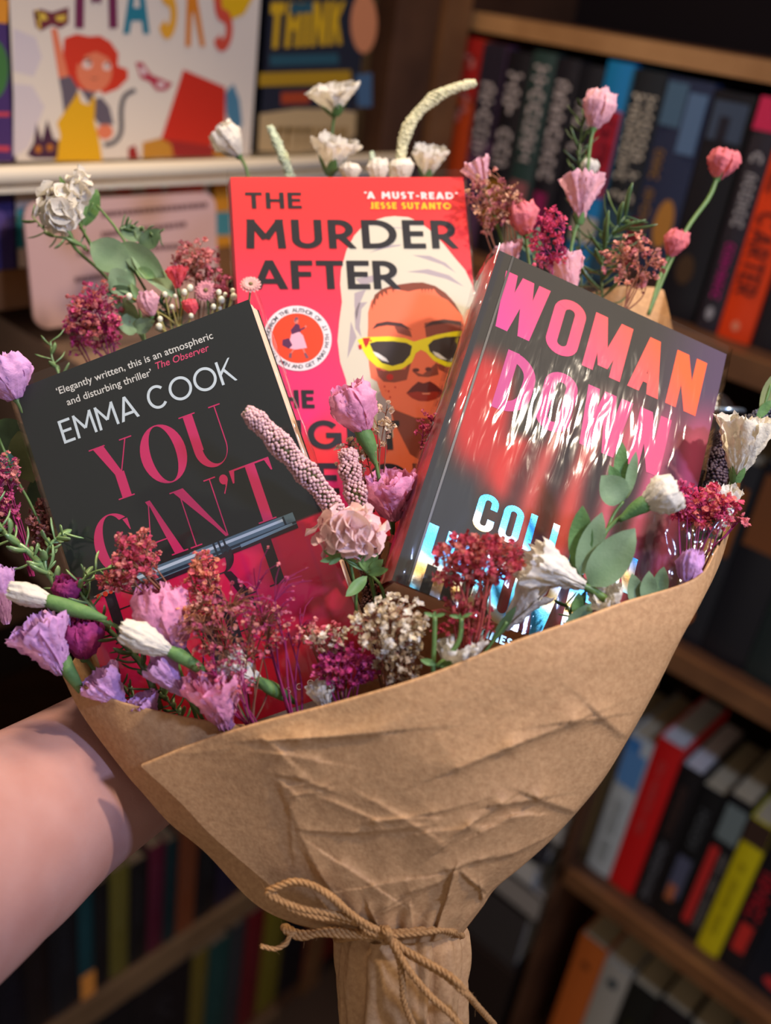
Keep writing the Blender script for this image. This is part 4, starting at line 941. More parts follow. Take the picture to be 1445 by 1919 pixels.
# ------------------------------------------------------------------ kraft paper wrap
M_kraft = mat('kraft_paper', (178, 140, 98), .62, .28, noise=.22, nscale=420, rgb2=(156, 118, 80), bump=.25, bscale=700)
def curve_fn(pts):
    pts = [np.array(p, float) for p in pts]
    d = [0.0]
    for a_, b_ in zip(pts, pts[1:]): d.append(d[-1] + np.linalg.norm((b_ - a_)[:2]))
    d = np.array(d) / d[-1]; n = 240; cs = bez(pts, n * 1)
    # samples are uniform per segment; map arc fraction -> segment parameter
    def f(t):
        k = int(np.searchsorted(d, t, side='right') - 1); k = min(max(k, 0), len(pts) - 2)
        u = (t - d[k]) / max(1e-9, d[k + 1] - d[k]); x = (k + u) / (len(pts) - 1) * (n - 1); i = min(int(x), n - 2)
        return cs[i] + (cs[i + 1] - cs[i]) * (x - i)
    return f
def zb(x, y): return (x / 1.6056, 1250 + y / 1.6056)
CREASES = []
def crease(pts, w, h, side=1): 
    for a_, b_ in zip(pts, pts[1:]): CREASES.append((np.array(a_, float), np.array(b_, float), w, h, side))
crease([zb(810, 222), zb(900, 218), zb(1140, 198)], 26, 2.2)
crease([zb(810, 225), zb(850, 262), zb(950, 280)], 18, 1.4, -1)
crease([zb(560, 262), zb(660, 250)], 10, .8)
crease([zb(840, 325), zb(900, 335), zb(990, 372)], 7, .9); crease([zb(845, 345), zb(890, 385), zb(960, 375)], 6, .8, -1); crease([zb(850, 372), zb(872, 425), zb(880, 560)], 10, .8)
crease([zb(900, 385), zb(980, 360)], 5, .6); crease([zb(860, 360), zb(930, 352)], 4, .6, -1)
crease([zb(920, 492), zb(1060, 500), zb(1290, 478)], 9, .9); crease([zb(990, 400), zb(1130, 460), zb(1300, 455)], 9, .9, -1); crease([zb(1130, 470), zb(1300, 440), zb(1440, 405)], 10, .8)
crease([(830, 1588), (880, 1548), (940, 1508), (1010, 1497), (1075, 1520)], 16, 2.4); crease([(900, 1560), (960, 1530), (1000, 1527)], 12, 1.4, -1)
crease([(860, 1440), (960, 1400), (1080, 1352), (1130, 1345), (1165, 1375)], 22, 2.2); crease([(840, 1630), (900, 1612), (960, 1600), (1020, 1572)], 10, 1.6)
crease([(724, 1700), (770, 1672), (820, 1655), (848, 1636)], 10, 1.2); crease([(850, 1636), (838, 1680), (818, 1742)], 5, 2.6); crease([(640, 1620), (700, 1660), (760, 1650)], 26, 1.6, -1)
crease([(870, 1640), (900, 1665), (908, 1700)], 6, 2.2); crease([(560, 1560), (600, 1640), (660, 1720)], 22, 1.2); crease([(720, 1710), (760, 1690)], 6, 1.0)
crease([(700, 1500), (800, 1560), (900, 1550)], 16, 1.0, -1); crease([(600, 1690), (640, 1740)], 6, 1.2); crease([(690, 1700), (712, 1745)], 6, 1.4); crease([(770, 1700), (775, 1750)], 6, 1.4, -1)
_ca = [np.array([c[0] for c in CREASES]), np.array([c[1] for c in CREASES]), np.array([c[2] for c in CREASES]), np.array([c[3] for c in CREASES]), np.array([c[4] for c in CREASES])]
def crease_dz(px, py):
    a_, b_, w_, h_, s_ = _ca; p = np.array([px, py]); ab = b_ - a_; L2 = (ab ** 2).sum(1); t = ((p - a_) * ab).sum(1) / L2
    tc_ = np.clip(t, 0, 1); q_ = a_ + ab * tc_[:, None]; dv = p - q_; d = np.sqrt((dv ** 2).sum(1))
    sd = (ab[:, 0] * dv[:, 1] - ab[:, 1] * dv[:, 0]) * s_
    ww = np.where(sd > 0, w_ * .35, w_ * 1.6)
    return -float((h_ * np.exp(-d / ww)).sum()) * .00135
def sheet(T, B, L, Rr, ns, nt_, bulge, name, parent, pleat=.0, rim=0, cre=True, nz_amp=.0014, seed=0, label=None):
    T, B, L, Rr = map(curve_fn, (T, B, L, Rr)); c00, c10, c01, c11 = T(0), T(1), B(0), B(1); rows = []
    for j in range(nt_ + 1):
        t = j / nt_; l, r_ = L(t), Rr(t); row = []
        for i in range(ns + 1):
            s = i / ns; p = (1 - t) * T(s) + t * B(s) + (1 - s) * l + s * r_ - ((1 - s) * (1 - t) * c00 + s * (1 - t) * c10 + (1 - s) * t * c01 + s * t * c11)
            x, y, z = p
            z -= bulge * math.sin(math.pi * s) * (1 - t ** 1.5)
            e = min(1, s * 14, (1 - s) * 14); e2 = min(1, t * 10)
            if cre: z += crease_dz(x, y) * min(1, e + .15) * min(1, t * 8 + .1)
            z += nz_amp * e * (mnoise.noise(Vector((x * .006 + seed, y * .006, 1))) * (1 + t) + .28 * (abs(mnoise.noise(Vector((x * .014, y * .014 + seed, 2)))) - .2) * (.4 + 1.4 * t) + .12 * mnoise.noise(Vector((x * .05, y * .05, seed))) )
            if pleat: z += pleat * t ** 4 * math.sin(s * 46 + 2 * mnoise.noise(Vector((s * 6, t * 2, seed))))
            row.append(P(x, y, z))
        rows.append(row)
    if rim:
        pre = []
        for k in range(6, 0, -1):
            a_ = math.pi * k / 6 * .9
            pre.append([p - CZ * rim * (1 - math.cos(a_)) * 1.0 + CY * rim * (math.sin(a_) - .0) - CY * (rim * .9 if k == 6 else 0) for p in rows[0]])
        rows = pre + rows
    return MB().grid([r_[::-1] for r_ in rows]).build(name, M_kraft, parent, label=label)
wrap = root('paper_wrap', P(752, 2060, .475), 'brown kraft paper cone wrapped round the flowers and books', 'wrapping paper')
R_edge = [(1347, 1025, .458), (1325, 1106, .455), (1275, 1200, .453), (1228, 1294, .452), (1180, 1380, .452), (1124, 1470, .453), (1047, 1560, .455), (985, 1618, .457), (930, 1664, .458), (903, 1702, .458), (868, 1748, .460)]
L_edge = [(118, 1269, .462), (156, 1343, .460), (230, 1443, .459), (268, 1487, .458), (318, 1543, .458), (386, 1599, .459), (473, 1690, .460), (548, 1730, .461), (636, 1752, .462)]
sheet([(265, 1437, .436), (365, 1397, .434), (480, 1360, .430), (640, 1318, .426), (800, 1270, .424), (940, 1215, .424), (1080, 1166, .428), (1169, 1133, .434), (1303, 1088, .448), (1347, 1025, .458)],
      [(636, 1758, .456), (700, 1766, .4495), (760, 1768, .4475), (820, 1762, .450), (868, 1748, .460)],
      [(265, 1437, .436), (339, 1505, .438), (399, 1568, .440), (504, 1658, .444), (575, 1725, .450), (636, 1758, .456)], R_edge, 220, 200, .010, 'front_sheet', wrap, pleat=.0016, rim=.0011)
sheet([(118, 1269, .462), (156, 1287, .456), (218, 1316, .450), (299, 1337, .446), (374, 1352, .444), (461, 1362, .442), (600, 1350, .442), (760, 1330, .442)], [(636, 1752, .462), (700, 1760, .455), (760, 1762, .452)],
      L_edge, [(760, 1330, .442), (760, 1500, .444), (760, 1762, .452)], 110, 100, .0, 'side_sheet', wrap, pleat=.001, rim=.0009, cre=False, nz_amp=.0022, seed=5)
sheet([(118, 1269, .462), (190, 1150, .53), (330, 900, .60), (520, 760, .64), (900, 640, .65), (1080, 560, .62), (1158, 536, .60), (1162, 535, .60), (1238, 539, .60), (1244, 544, .60), (1262, 625, .58), (1290, 815, .555), (1384, 846, .52), (1378, 960, .49), (1347, 1025, .458)],
      [(636, 1752, .462), (690, 1745, .50), (760, 1740, .505), (830, 1735, .495), (868, 1748, .460)], L_edge, R_edge, 110, 90, -.03, 'back_sheet', wrap, pleat=.001, cre=False, nz_amp=.003, seed=9)
# gathered tail of the paper under the string
def handle():
    rows = []; n = 150
    for j in range(60):
        t = j / 59; y = 1722 + t * 410; hw = 114 + 4 * math.sin(t * 4) - 14 * t + (-6 * math.exp(-((t - .03) / .03) ** 2)); row = []
        for k in range(n):
            a_ = 2 * math.pi * k / n; cx = 752 + 4 * t
            pl = (.07 * math.sin(a_ * 9 + 1.6 * math.sin(t * 3)) + .045 * math.sin(a_ * 15 + 5 * t) + .07 * (abs(mnoise.noise(Vector((a_ * 3.2, t * 3, 1)))) - .2) + .05 * (abs(mnoise.noise(Vector((a_ * 9, t * 5, 4)))) - .2)) * (1.0 + .2 * math.sin(5 * t)) + .05 * mnoise.noise(Vector((math.cos(a_) * 2, math.sin(a_) * 2, t * 5)))
            sharp = -.10 * math.exp(-((a_ - 4.95 - .05 * t) / .05) ** 2) - .12 * math.exp(-((a_ - 5.3 + .1 * t) / .03) ** 2) + .09 * max(0, 1 - abs(a_ - 4.35 - .35 * t) / .22)
            rr_ = 1 + pl + sharp; rad = hw * .475 / F
            row.append(P(cx, y, .474) + CX * rad * rr_ * math.cos(a_) - CZ * rad * .86 * rr_ * math.sin(a_))
        rows.append(row)
    return rows
MB().grid(handle(), close=True).build('gathered_tail', M_kraft, wrap)

# ------------------------------------------------------------------ jute twine
M_twine = mat('jute_twine', (186, 142, 92), .8, .15, noise=.25, nscale=900, rgb2=(140, 100, 60), bump=.5, bscale=1500)
def rope(mb, pts, r_=.00095, strands=3, per=.0078, fr=None):
    r_ *= 1.55
    L = sum(np.linalg.norm(b_ - a_) for a_, b_ in zip(pts, pts[1:])); n = max(12, int(L / .0007)); c = bez(pts, n)
    up0 = CZ
    for s in range(strands):
        out = []; acc = 0
        for i, p in enumerate(c):
            t = c[min(i + 1, n - 1)] - c[max(i - 1, 0)]; t /= np.linalg.norm(t) + 1e-12
            a_ = np.cross(t, up0); a_ /= np.linalg.norm(a_) + 1e-9; b_ = np.cross(t, a_)
            if i: acc += np.linalg.norm(p - c[i - 1])
            th = 2 * math.pi * (acc / per + s / strands)
            out.append(p + (a_ * math.cos(th) + b_ * math.sin(th)) * r_ * .55)
        mb.tube(out, r_ * .62, 5)
    return c
def zt(x, y, z): return P(450 + x / 2.89, 1600 + y / 2.89, z)
tw = root('twine_bow', zt(790, 430, .440), 'brown jute twine tied in a bow round the neck of the kraft paper', 'string')
fz = []
def rp(name, pts, **k):
    mb = MB(); c = rope(mb, [zt(*p) for p in pts], **k); fz.append(c); return mb.build(name, M_twine, tw)
rp('loop', [(790, 430, .438), (690, 385, .436), (600, 325, .434), (540, 275, .432), (480, 225, .430), (390, 170, .430), (290, 150, .430), (200, 180, .430), (148, 210, .431), (200, 246, .431), (330, 296, .432), (480, 322, .434), (600, 352, .436), (700, 395, .437), (790, 432, .438)])
rp('loop', [(790, 440, .438), (700, 425, .437), (620, 348, .435), (480, 215, .431), (330, 160, .431), (170, 190, .432), (190, 225, .432), (280, 300, .432), (430, 345, .433), (520, 350, .436), (640, 380, .438)], r_=.0008)
rp('loop', [(785, 440, .438), (640, 428, .440), (480, 414, .444), (380, 432, .446), (300, 424, .448), (240, 392, .449), (252, 420, .448), (330, 452, .446), (430, 432, .444), (560, 440, .441), (780, 445, .439)])
rp('neck_band', [(790, 432, .438), (880, 424, .440), (1000, 412, .443), (1090, 408, .4475), (1170, 420, .457), (1198, 440, .470), (1190, 445, .490), (1000, 430, .515), (760, 425, .522), (560, 440, .51), (520, 460, .485), (545, 462, .462), (620, 450, .447), (700, 442, .440), (790, 436, .438)])
rp('neck_band', [(800, 445, .437), (900, 436, .438), (1010, 424, .440), (1100, 414, .446), (1170, 432, .458), (1188, 452, .472)], r_=.0008)
rp('loose_end', [(300, 425, .447), (268, 445, .446), (250, 485, .445), (190, 515, .444), (110, 500, .443)], r_=.0007)
rp('tail', [(800, 440, .437), (835, 510, .436), (865, 590, .436), (878, 690, .437), (885, 780, .438), (905, 850, .439), (935, 925, .440), (970, 1010, .441)])
rp('tail', [(800, 440, .437), (850, 520, .435), (900, 610, .434), (960, 690, .434), (1040, 780, .434), (1120, 850, .434), (1190, 925, .434), (1250, 990, .434)])
rp('tail', [(800, 440, .437), (880, 510, .436), (990, 575, .434), (1120, 650, .432), (1180, 700, .431), (1230, 760, .436), (1290, 830, .446), (1380, 930, .46)])
rp('tail', [(810, 452, .437), (900, 540, .437), (1010, 605, .435), (1120, 672, .433), (1200, 745, .432), (1262, 790, .438)], r_=.0008)
mb = MB()
for q_ in range(3):
    rope(mb, [zt(760 + q_ * 14, 396, .441), zt(790 + q_ * 8, 420, .4345), zt(800 + q_ * 6, 450, .436), zt(790 + q_ * 10, 474, .442)], r_=.0009)
mb.build('knot', M_twine, tw)
mb = MB(); fr = random.Random(4)
for c in fz:
    for _ in range(int(len(c) / 5)):
        p = c[fr.randrange(len(c))]; d = np.array([fr.gauss(0, 1) for _ in range(3)]); d /= np.linalg.norm(d); d2 = np.array([fr.gauss(0, 1) for _ in range(3)]) * .5
        L = fr.uniform(.0015, .005); mb.tube([p, p + d * L * .5, p + (d + d2 * .6) * L], [.00009, .00008, .00004], 3, False)
mb.build('loose_fibres', M_twine, tw, kind='stuff')

# ------------------------------------------------------------------ the forearm and the hand behind the paper
M_skin = mat('skin', (172, 132, 124), .52, .35, noise=.28, nscale=34, rgb2=(158, 112, 102), bump=.12, bscale=900, sss=.12)
arm = root('person', P(-330, 1760, .36), 'bare forearm reaching in behind the brown paper cone', 'person')
def skinmesh():
    mb = MB(); pts = [(-330, 1800, .36, .050), (-180, 1700, .40, .049), (-60, 1613, .435, .0482), (0, 1577, .452, .0470), (110, 1500, .487, .0448), (235, 1422, .522, .0432), (330, 1370, .553, .0385), (420, 1325, .585, .032), (500, 1292, .615, .0285)]
    c = bez([np.append(P(*p[:3]), p[3]) for p in pts], 60); rows = []
    for i, q_ in enumerate(c):
        p = q_[:3]; t = c[min(i + 1, 59)][:3] - c[max(i - 1, 0)][:3]; t /= np.linalg.norm(t)
        a_ = np.cross(t, CZ); a_ /= np.linalg.norm(a_); b_ = np.cross(t, a_); u = i / 59
        fl = 1 - .18 * sm(u, .55, 1)
        rows.append([p + q_[3] * (a_ * math.cos(w_) * (1 + .03 * math.sin(u * 7)) + b_ * math.sin(w_) * fl) for w_ in np.linspace(0, 2 * math.pi, 40, endpoint=False)])
    mb.grid(rows, close=True); mb.f.append(tuple(range(40))[::-1]); e = 59 * 40; mb.f.append(tuple(e + k for k in range(40)))
    # palm and fingers closing round the bundle from behind
    def blob(path, rad, n=14):
        mb.tube(bez([P(*p) for p in path], 14), list(np.interp(np.linspace(0, 1, 14), np.linspace(0, 1, len(rad)), rad)), n)
    for k, o in enumerate((-34, -12, 12, 34)):
        blob([(500, 1292, .615), (580, 1262 + o, .640), (650, 1232 + o * 1.5, .655)], [.020, .015, .012])
        f_ = [1.0, 1.12, 1.05, .85][k]
        blob([(640, 1236 + o * 1.5, .655), (640 + 95 * f_, 1205 + o * 1.7, .660), (640 + 165 * f_, 1196 + o * 1.7, .648), (640 + 205 * f_, 1200 + o * 1.6, .628)], [.0105, .0098, .0088, .0065])
    blob([(520, 1320, .615), (600, 1370, .620), (670, 1385, .605), (720, 1380, .59)], [.018, .0125, .0115, .008])
    return mb
ao = skinmesh().build('forearm', M_skin, arm)
md = ao.modifiers.new('remesh', 'REMESH'); md.mode = 'VOXEL'; md.voxel_size = .0022; md.use_smooth_shade = True
md = ao.modifiers.new('smooth', 'SMOOTH'); md.factor = .6; md.iterations = 12
# ------------------------------------------------------------------ flowers
def pxm(px, z): return px * z / F
def petal_mat(rgb, rgb2): return mat('petal_%d_%d_%d' % tuple(rgb), rgb, .75, .15, noise=.25, nscale=70, rgb2=rgb2, bump=.9, bscale=300, trans=.28)
M_stem = mat('stem_green', (92, 122, 62), .45, .4, noise=.2, nscale=150, rgb2=(70, 98, 50))
M_calyx = mat('calyx_green', (98, 132, 74), .6, .25, noise=.25, nscale=160, rgb2=(74, 110, 62), bump=.3, bscale=500)
M_dstem = mat('dried_stem_brown', (128, 84, 66), .8, .1)
M_mstem = mat('dried_stem_magenta', (128, 36, 84), .7, .15)
M_gleaf = mat('grey_green_leaf', (132, 154, 120), .65, .2, noise=.25, nscale=60, rgb2=(104, 132, 92), bump=.15, bscale=900, trans=.15)
M_dleaf = mat('dark_leaf', (82, 106, 66), .5, .35, noise=.25, nscale=60, rgb2=(46, 66, 44), trans=.1)
M_oleaf = mat('olive_leaf', (132, 138, 88), .6, .3, noise=.25, nscale=50, rgb2=(78, 90, 50), trans=.1)
M_bleaf = mat('blue_green_leaf', (92, 130, 118), .6, .3, noise=.25, nscale=50, rgb2=(76, 112, 104), trans=.1)
M_plast = mat('plastic_foliage', (132, 156, 96), .3, .5, noise=.25, nscale=120, rgb2=(84, 124, 84))
M_plastd = mat('plastic_foliage_dark', (88, 112, 64), .34, .45, noise=.25, nscale=120, rgb2=(58, 84, 50))
def frame(a_):
    a_ = a_ / (np.linalg.norm(a_) + 1e-12); e1 = np.cross(a_, CZ); 
    if np.linalg.norm(e1) < .1: e1 = np.cross(a_, CY)
    e1 /= np.linalg.norm(e1); return a_, e1, np.cross(e1, a_)
WHITE, WH2 = (228, 222, 208), (206, 200, 186)
PINK, PK2 = (230, 156, 182), (216, 138, 176)
PALE, PA2 = (226, 176, 180), (212, 158, 176)
LIL, LI2 = (218, 166, 206), (196, 150, 206)
SALM, SA2 = (226, 130, 132), (210, 112, 124)
CORAL, CO2 = (226, 96, 104), (210, 82, 96)
MAG, MA2 = (166, 60, 120), (140, 48, 104)
GR = 'crumpled paper blooms in the bouquet'
def rose(label, base, tip, wid, col, stem=None, kind='rose', zt_=None, n=7, form='bud', calyx=.34, seed=0, name='paper_rose', sw=.0009):
    """crumpled paper bloom: layered ragged petals, green calyx and stem"""
    c1, c2 = col; b_ = P(*base); t_ = P(*tip); ax, e1, e2 = frame(t_ - b_); L = np.linalg.norm(t_ - b_); Wd = pxm(wid, base[2]) / 2
    r = root(name, b_, label, 'flower', GR); M_ = petal_mat(c1, c2); rn = random.Random(seed * 31 + int(base[0]))
    for k in range(n):
        layer = 0 if k < n * .55 else 1; inner = 1 - .34 * layer - .02 * k; th = 2 * math.pi * k * .618 * (1 if n > 4 else .9) + rn.uniform(-.25, .25) + .6
        span = rn.uniform(.75, 1.0) * (1.15 if form == 'bud' else 1.0); rows = []; so = rn.uniform(0, 50); hl = rn.uniform(.86, 1.0) * (1 + .02 * layer)
        for j in range(15):
            v = j / 14; row = []
            if form == 'bud': pr = .22 + .95 * math.sin(min(1.0, v * 1.25 + .05) * math.pi / 2) - .28 * max(0, v - .7) / .3
            elif form == 'open': pr = .18 + 1.0 * v ** 1.1 - .1 * max(0, v - .85) / .15
            else: pr = .14 + .95 * v ** .85
            for i in range(17):
                u = i / 8 - 1; ang = th + span * u * (.75 + .25 * v)
                vv = v * hl * (1 - .10 * u * u) + (.05 * mnoise.noise(Vector((u * 5 + so, k, 1))) + .035 * mnoise.noise(Vector((u * 17 + so, k, 4)))) * v ** 3 * 2
                cr_ = .26 * v * mnoise.noise(Vector((u * 2.3 + so, v * 2.2, k * 3.0))) + .25 * (abs(mnoise.noise(Vector((u * 5 + so, v * 5, k)))) - .2) + .15 * (abs(mnoise.noise(Vector((u * 11 + so, v * 9, k)))) - .2) + (.10 * math.sin(u * 9 + so) * v ** 4 if form != 'bud' else .09 * math.sin(u * 11 + so) * v ** 4)
                rr_ = Wd * inner * (pr + cr_)
                lo = rn.uniform(-.004, .004)
                row.append(b_ + ax * L * (vv + lo) + (e1 * math.cos(ang) + e2 * math.sin(ang)) * rr_)
            rows.append(row)
        MB().grid(rows).build('petal', M_, r)
    # calyx: pointed sepals hugging the base
    if calyx:
        mb = MB(); ns = 5
        for k in range(ns):
            th = 2 * math.pi * k / ns; rows = []
            for j in range(6):
                v = j / 5; row = []
                for i in range(4):
                    u = i / 1.5 - 1; ang = th + .72 * u * (1 - v ** 2 * .9)
                    pr = (.14 + 1.0 * (v * calyx) ** .9) * 1.03 + .05
                    row.append(b_ - ax * L * .10 + ax * L * (calyx + .1) * v + (e1 * math.cos(ang) + e2 * math.sin(ang)) * Wd * pr)
                rows.append(row)
            mb.grid(rows)
        mb.build('calyx', M_calyx, r)
    if stem:
        pts = [b_ + ax * L * .05] + [P(*s_) for s_ in stem]; c = bez(pts, 16)
        MB().tube(c, [max(sw, Wd * .16) if i < 2 else sw * (1.25 - .25 * i / 15) for i in range(16)], 7).build('stem', M_stem, r)
    return r
def long_calyx(r, pts, rad):
    MB().tube(bez(Pp(pts), 14), list(np.interp(np.linspace(0, 1, 14), np.linspace(0, 1, len(rad)), rad)), 10).build('sepal_tube', M_calyx, r)
def leaf_mesh(b_, t_, wid, fold=.25, bend=.0, face=None, shape=1.0, n=9, roll=0.0):
    ax, e1, e2 = frame(t_ - b_); L = np.linalg.norm(t_ - b_); nrm = CZ - ax * CZ.dot(ax); nrm /= np.linalg.norm(nrm); side = np.cross(ax, nrm)
    if roll: side, nrm = side * math.cos(roll) + nrm * math.sin(roll), nrm * math.cos(roll) - side * math.sin(roll)
    rows = []
    for j in range(n):
        v = j / (n - 1); w_ = wid / 2 * (math.sin(math.pi * v ** shape) ** .75) + wid * .02; row = []
        for i in (-1, -.5, 0, .5, 1):
            row.append(b_ + ax * L * v + side * w_ * i + nrm * (abs(i) * fold * w_ + bend * L * math.sin(math.pi * v) * .5 - bend * L * v * v * .5) + nrm * wid * .04 * math.sin(v * 9 + i))
        rows.append(row)
    return MB().grid(rows)
def leaves(label, group, lst, m, stem=None, sm_=None, name='leaf_sprig', sw=.0008, cat='foliage'):
    r = root(name, P(*lst[0][0]), label, cat, group)
    for q_ in lst:
        b_, t_, wd = q_[:3]; k = q_[3] if len(q_) > 3 else {}
        mm = k.pop('m', m) if isinstance(k, dict) else m
        leaf_mesh(P(*b_), P(*t_), pxm(wd, b_[2]), **k).build('leaf', mm, r)
    if stem:
        for s_ in (stem if isinstance(stem[0], list) else [stem]):
            MB().tube(bez(Pp(s_), 14), sw, 6).build('stem', sm_ or M_stem, r)
    return r
_FL = []
def _floret_tpl(rn):
    v, f = [], []
    n = rn.choice((5, 6, 7))
    for k in range(n):
        a_ = 2 * math.pi * (k + rn.uniform(-.2, .2)) / n; el = rn.uniform(-.1, 1.1); ca, sa = math.cos(a_), math.sin(a_); R1 = rn.uniform(.7, 1.05); w_ = rn.uniform(.32, .52)
        tipv = (ca * R1 * math.cos(el), sa * R1 * math.cos(el), R1 * math.sin(el) * .9)
        m1 = (ca * .55 * math.cos(el) - sa * w_, sa * .55 * math.cos(el) + ca * w_, .55 * math.sin(el) + rn.uniform(-.1, .15)); m2 = (ca * .55 * math.cos(el) + sa * w_, sa * .55 * math.cos(el) - ca * w_, .55 * math.sin(el) + rn.uniform(-.1, .15))
        k0 = len(v); v += [(0, 0, -.1), m1, tipv, m2, (ca * .5 * math.cos(el), sa * .5 * math.cos(el), .55 * math.sin(el) - .12)]; f += [(k0, k0 + 4, k0 + 1), (k0 + 1, k0 + 4, k0 + 2), (k0 + 2, k0 + 4, k0 + 3), (k0 + 3, k0 + 4, k0)]
    return np.array(v), f
_rt = random.Random(99); _FL = [_floret_tpl(_rt) for _ in range(14)]
def rotm(rn):
    q_ = Vector((rn.gauss(0, 1), rn.gauss(0, 1), rn.gauss(0, 1), )).normalized(); return np.array(Matrix.Rotation(rn.uniform(0, 6.28), 3, q_))
GS = 'dried flower sprays in the bouquet'
_lt = lambda c: tuple(min(255, int(x * .84 + 48)) for x in c)
def spray(label, base, cen, rx, ry, rz, n, cols, fs=7, stemm=None, seed=0, mains=5, bare=.0, sw=.00028, name='dried_flower_spray', thick=.0004, tint='dried'):
    """dried gypsophila: fine branching stems ending in tiny crumpled florets; sizes in pixels"""
    rn = random.Random(seed); b_ = P(*base); c_ = P(*cen); z = cen[2]; RX, RY = pxm(rx, z), pxm(ry, z); up = (c_ - b_); ul = np.linalg.norm(up); up /= ul
    r = root(name, b_, label, 'dried flowers', GS); st = MB(); fl = [MB() for _ in cols]
    mn = []
    for k in range(mains):
        e_ = c_ + CX * rn.uniform(-.6, .6) * RX + CY * rn.uniform(-.7, .4) * RY + CZ * rn.uniform(-.5, .5) * rz
        mid = b_ + (e_ - b_) * .5 + CX * rn.uniform(-.1, .1) * RX * 2 + CZ * rn.uniform(-.2, .2) * rz
        p = bez([b_ + CX * rn.uniform(-.0015, .0015), mid, e_], 12); st.tube(p, [thick * 1.3 - thick * .6 * i / 11 for i in range(12)], 4, False); mn.append(p)
    for k in range(n):
        while True:
            q_ = np.array([rn.uniform(-1, 1) for _ in range(3)])
            if q_.dot(q_) <= 1: break
        clump = .25 * mnoise.noise(Vector(tuple(q_ * 2 + seed)))
        p = c_ + CX * q_[0] * RX + CY * (q_[1] + clump) * RY + CZ * q_[2] * rz
        path = min(mn, key=lambda m_: min(np.linalg.norm(x - p) for x in m_[4:])); i = min(range(3, 12), key=lambda i: np.linalg.norm(path[i] - p) + (0 if (p - path[i]).dot(up) > 0 else .01))
        s0 = path[i]; mid = s0 + (p - s0) * .5 + up * np.linalg.norm(p - s0) * .18
        st.tube([s0, mid, p], [sw, sw * .8, sw * .6], 3, False)
        if rn.random() < bare: continue
        ci = min(int(rn.random() ** 1.0 * len(cols)), len(cols) - 1)
        for _ in range(rn.choice((1, 2, 3))):
            v, f = _FL[rn.randrange(14)]; s_ = pxm(fs, z) * rn.uniform(.6, 1.2) * .98
            o_ = p + np.array([rn.gauss(0, 1) for _ in range(3)]) * pxm(fs, z) * .45
            fl[ci].add(v @ rotm(rn).T * s_ + o_, f)
    st.build('fine_stems', stemm or M_dstem, r, kind='stuff')
    for m_, c in zip(fl, cols):
        if m_.v: m_.build('florets', mat('floret_%d_%d_%d' % c, _lt(c), .8, .1, noise=.3, nscale=260, rgb2=c, trans=.3), r, smooth=False, kind='stuff')
    return r
_ico = None
def ico():
    global _ico
    if _ico is None:
        bm = bmesh.new(); bmesh.ops.create_icosphere(bm, subdivisions=2, radius=1); _ico = (np.array([v.co[:] for v in bm.verts]), [tuple(v.index for v in f.verts) for f in bm.faces]); bm.free()
    return _ico
def spike(label, pts, wid, col, bead=3.4, seed=0, stemext=None, core=(120, 110, 84), group='beaded flower spikes', taper=.55, name='berry_spike'):
    """a stem covered in small round berries"""
    rn = random.Random(seed); z = pts[0][2]; c = bez(Pp(pts), 120); R_ = pxm(wid, z) / 2; br = pxm(bead, z); r = root(name, c[-1], label, 'flower spike', group); mb = MB(); V, Fc = ico()
    L = sum(np.linalg.norm(c[i + 1] - c[i]) for i in range(119)); nb = int(L * 2 * math.pi * R_ * .9 / (br * br * 3.3))
    for k in range(nb):
        t = k / nb; i = int(t * 118); f_ = t * 118 - i; p = c[i] + (c[i + 1] - c[i]) * f_; ax, e1, e2 = frame(c[i + 1] - c[i])
        prof = (1 - (1 - taper) * (1 - min(1, t / .35)) ** 2) * (1 - .3 * max(0, (t - .85) / .15)) * (1 + .12 * math.sin(t * 23 + seed)); a_ = k * 2.39996 + rn.uniform(-.12, .12)
        q_ = p + (e1 * math.cos(a_) + e2 * math.sin(a_)) * (R_ * prof - br * .6 + rn.uniform(-.2, .3) * br) + ax * rn.uniform(-.3, .3) * br
        mb.add(V * br * rn.uniform(.75, 1.12) + q_, Fc)
    mb.build('berries', mat('berry_%d_%d_%d' % tuple(col), col, .45, .35, noise=.3, nscale=300, rgb2=tuple(int(x * .8) for x in col)), r, kind='stuff')
    MB().tube(c[::4], [R_ * .62] * 30, 8).build('core', mat('core_%d_%d_%d' % tuple(core), core, .8), r)
    if stemext: MB().tube(bez(Pp(stemext), 8), .0009, 6).build('stem', M_stem, r)
    return r
GF = 'narrow-leaved green sprigs in the bouquet'
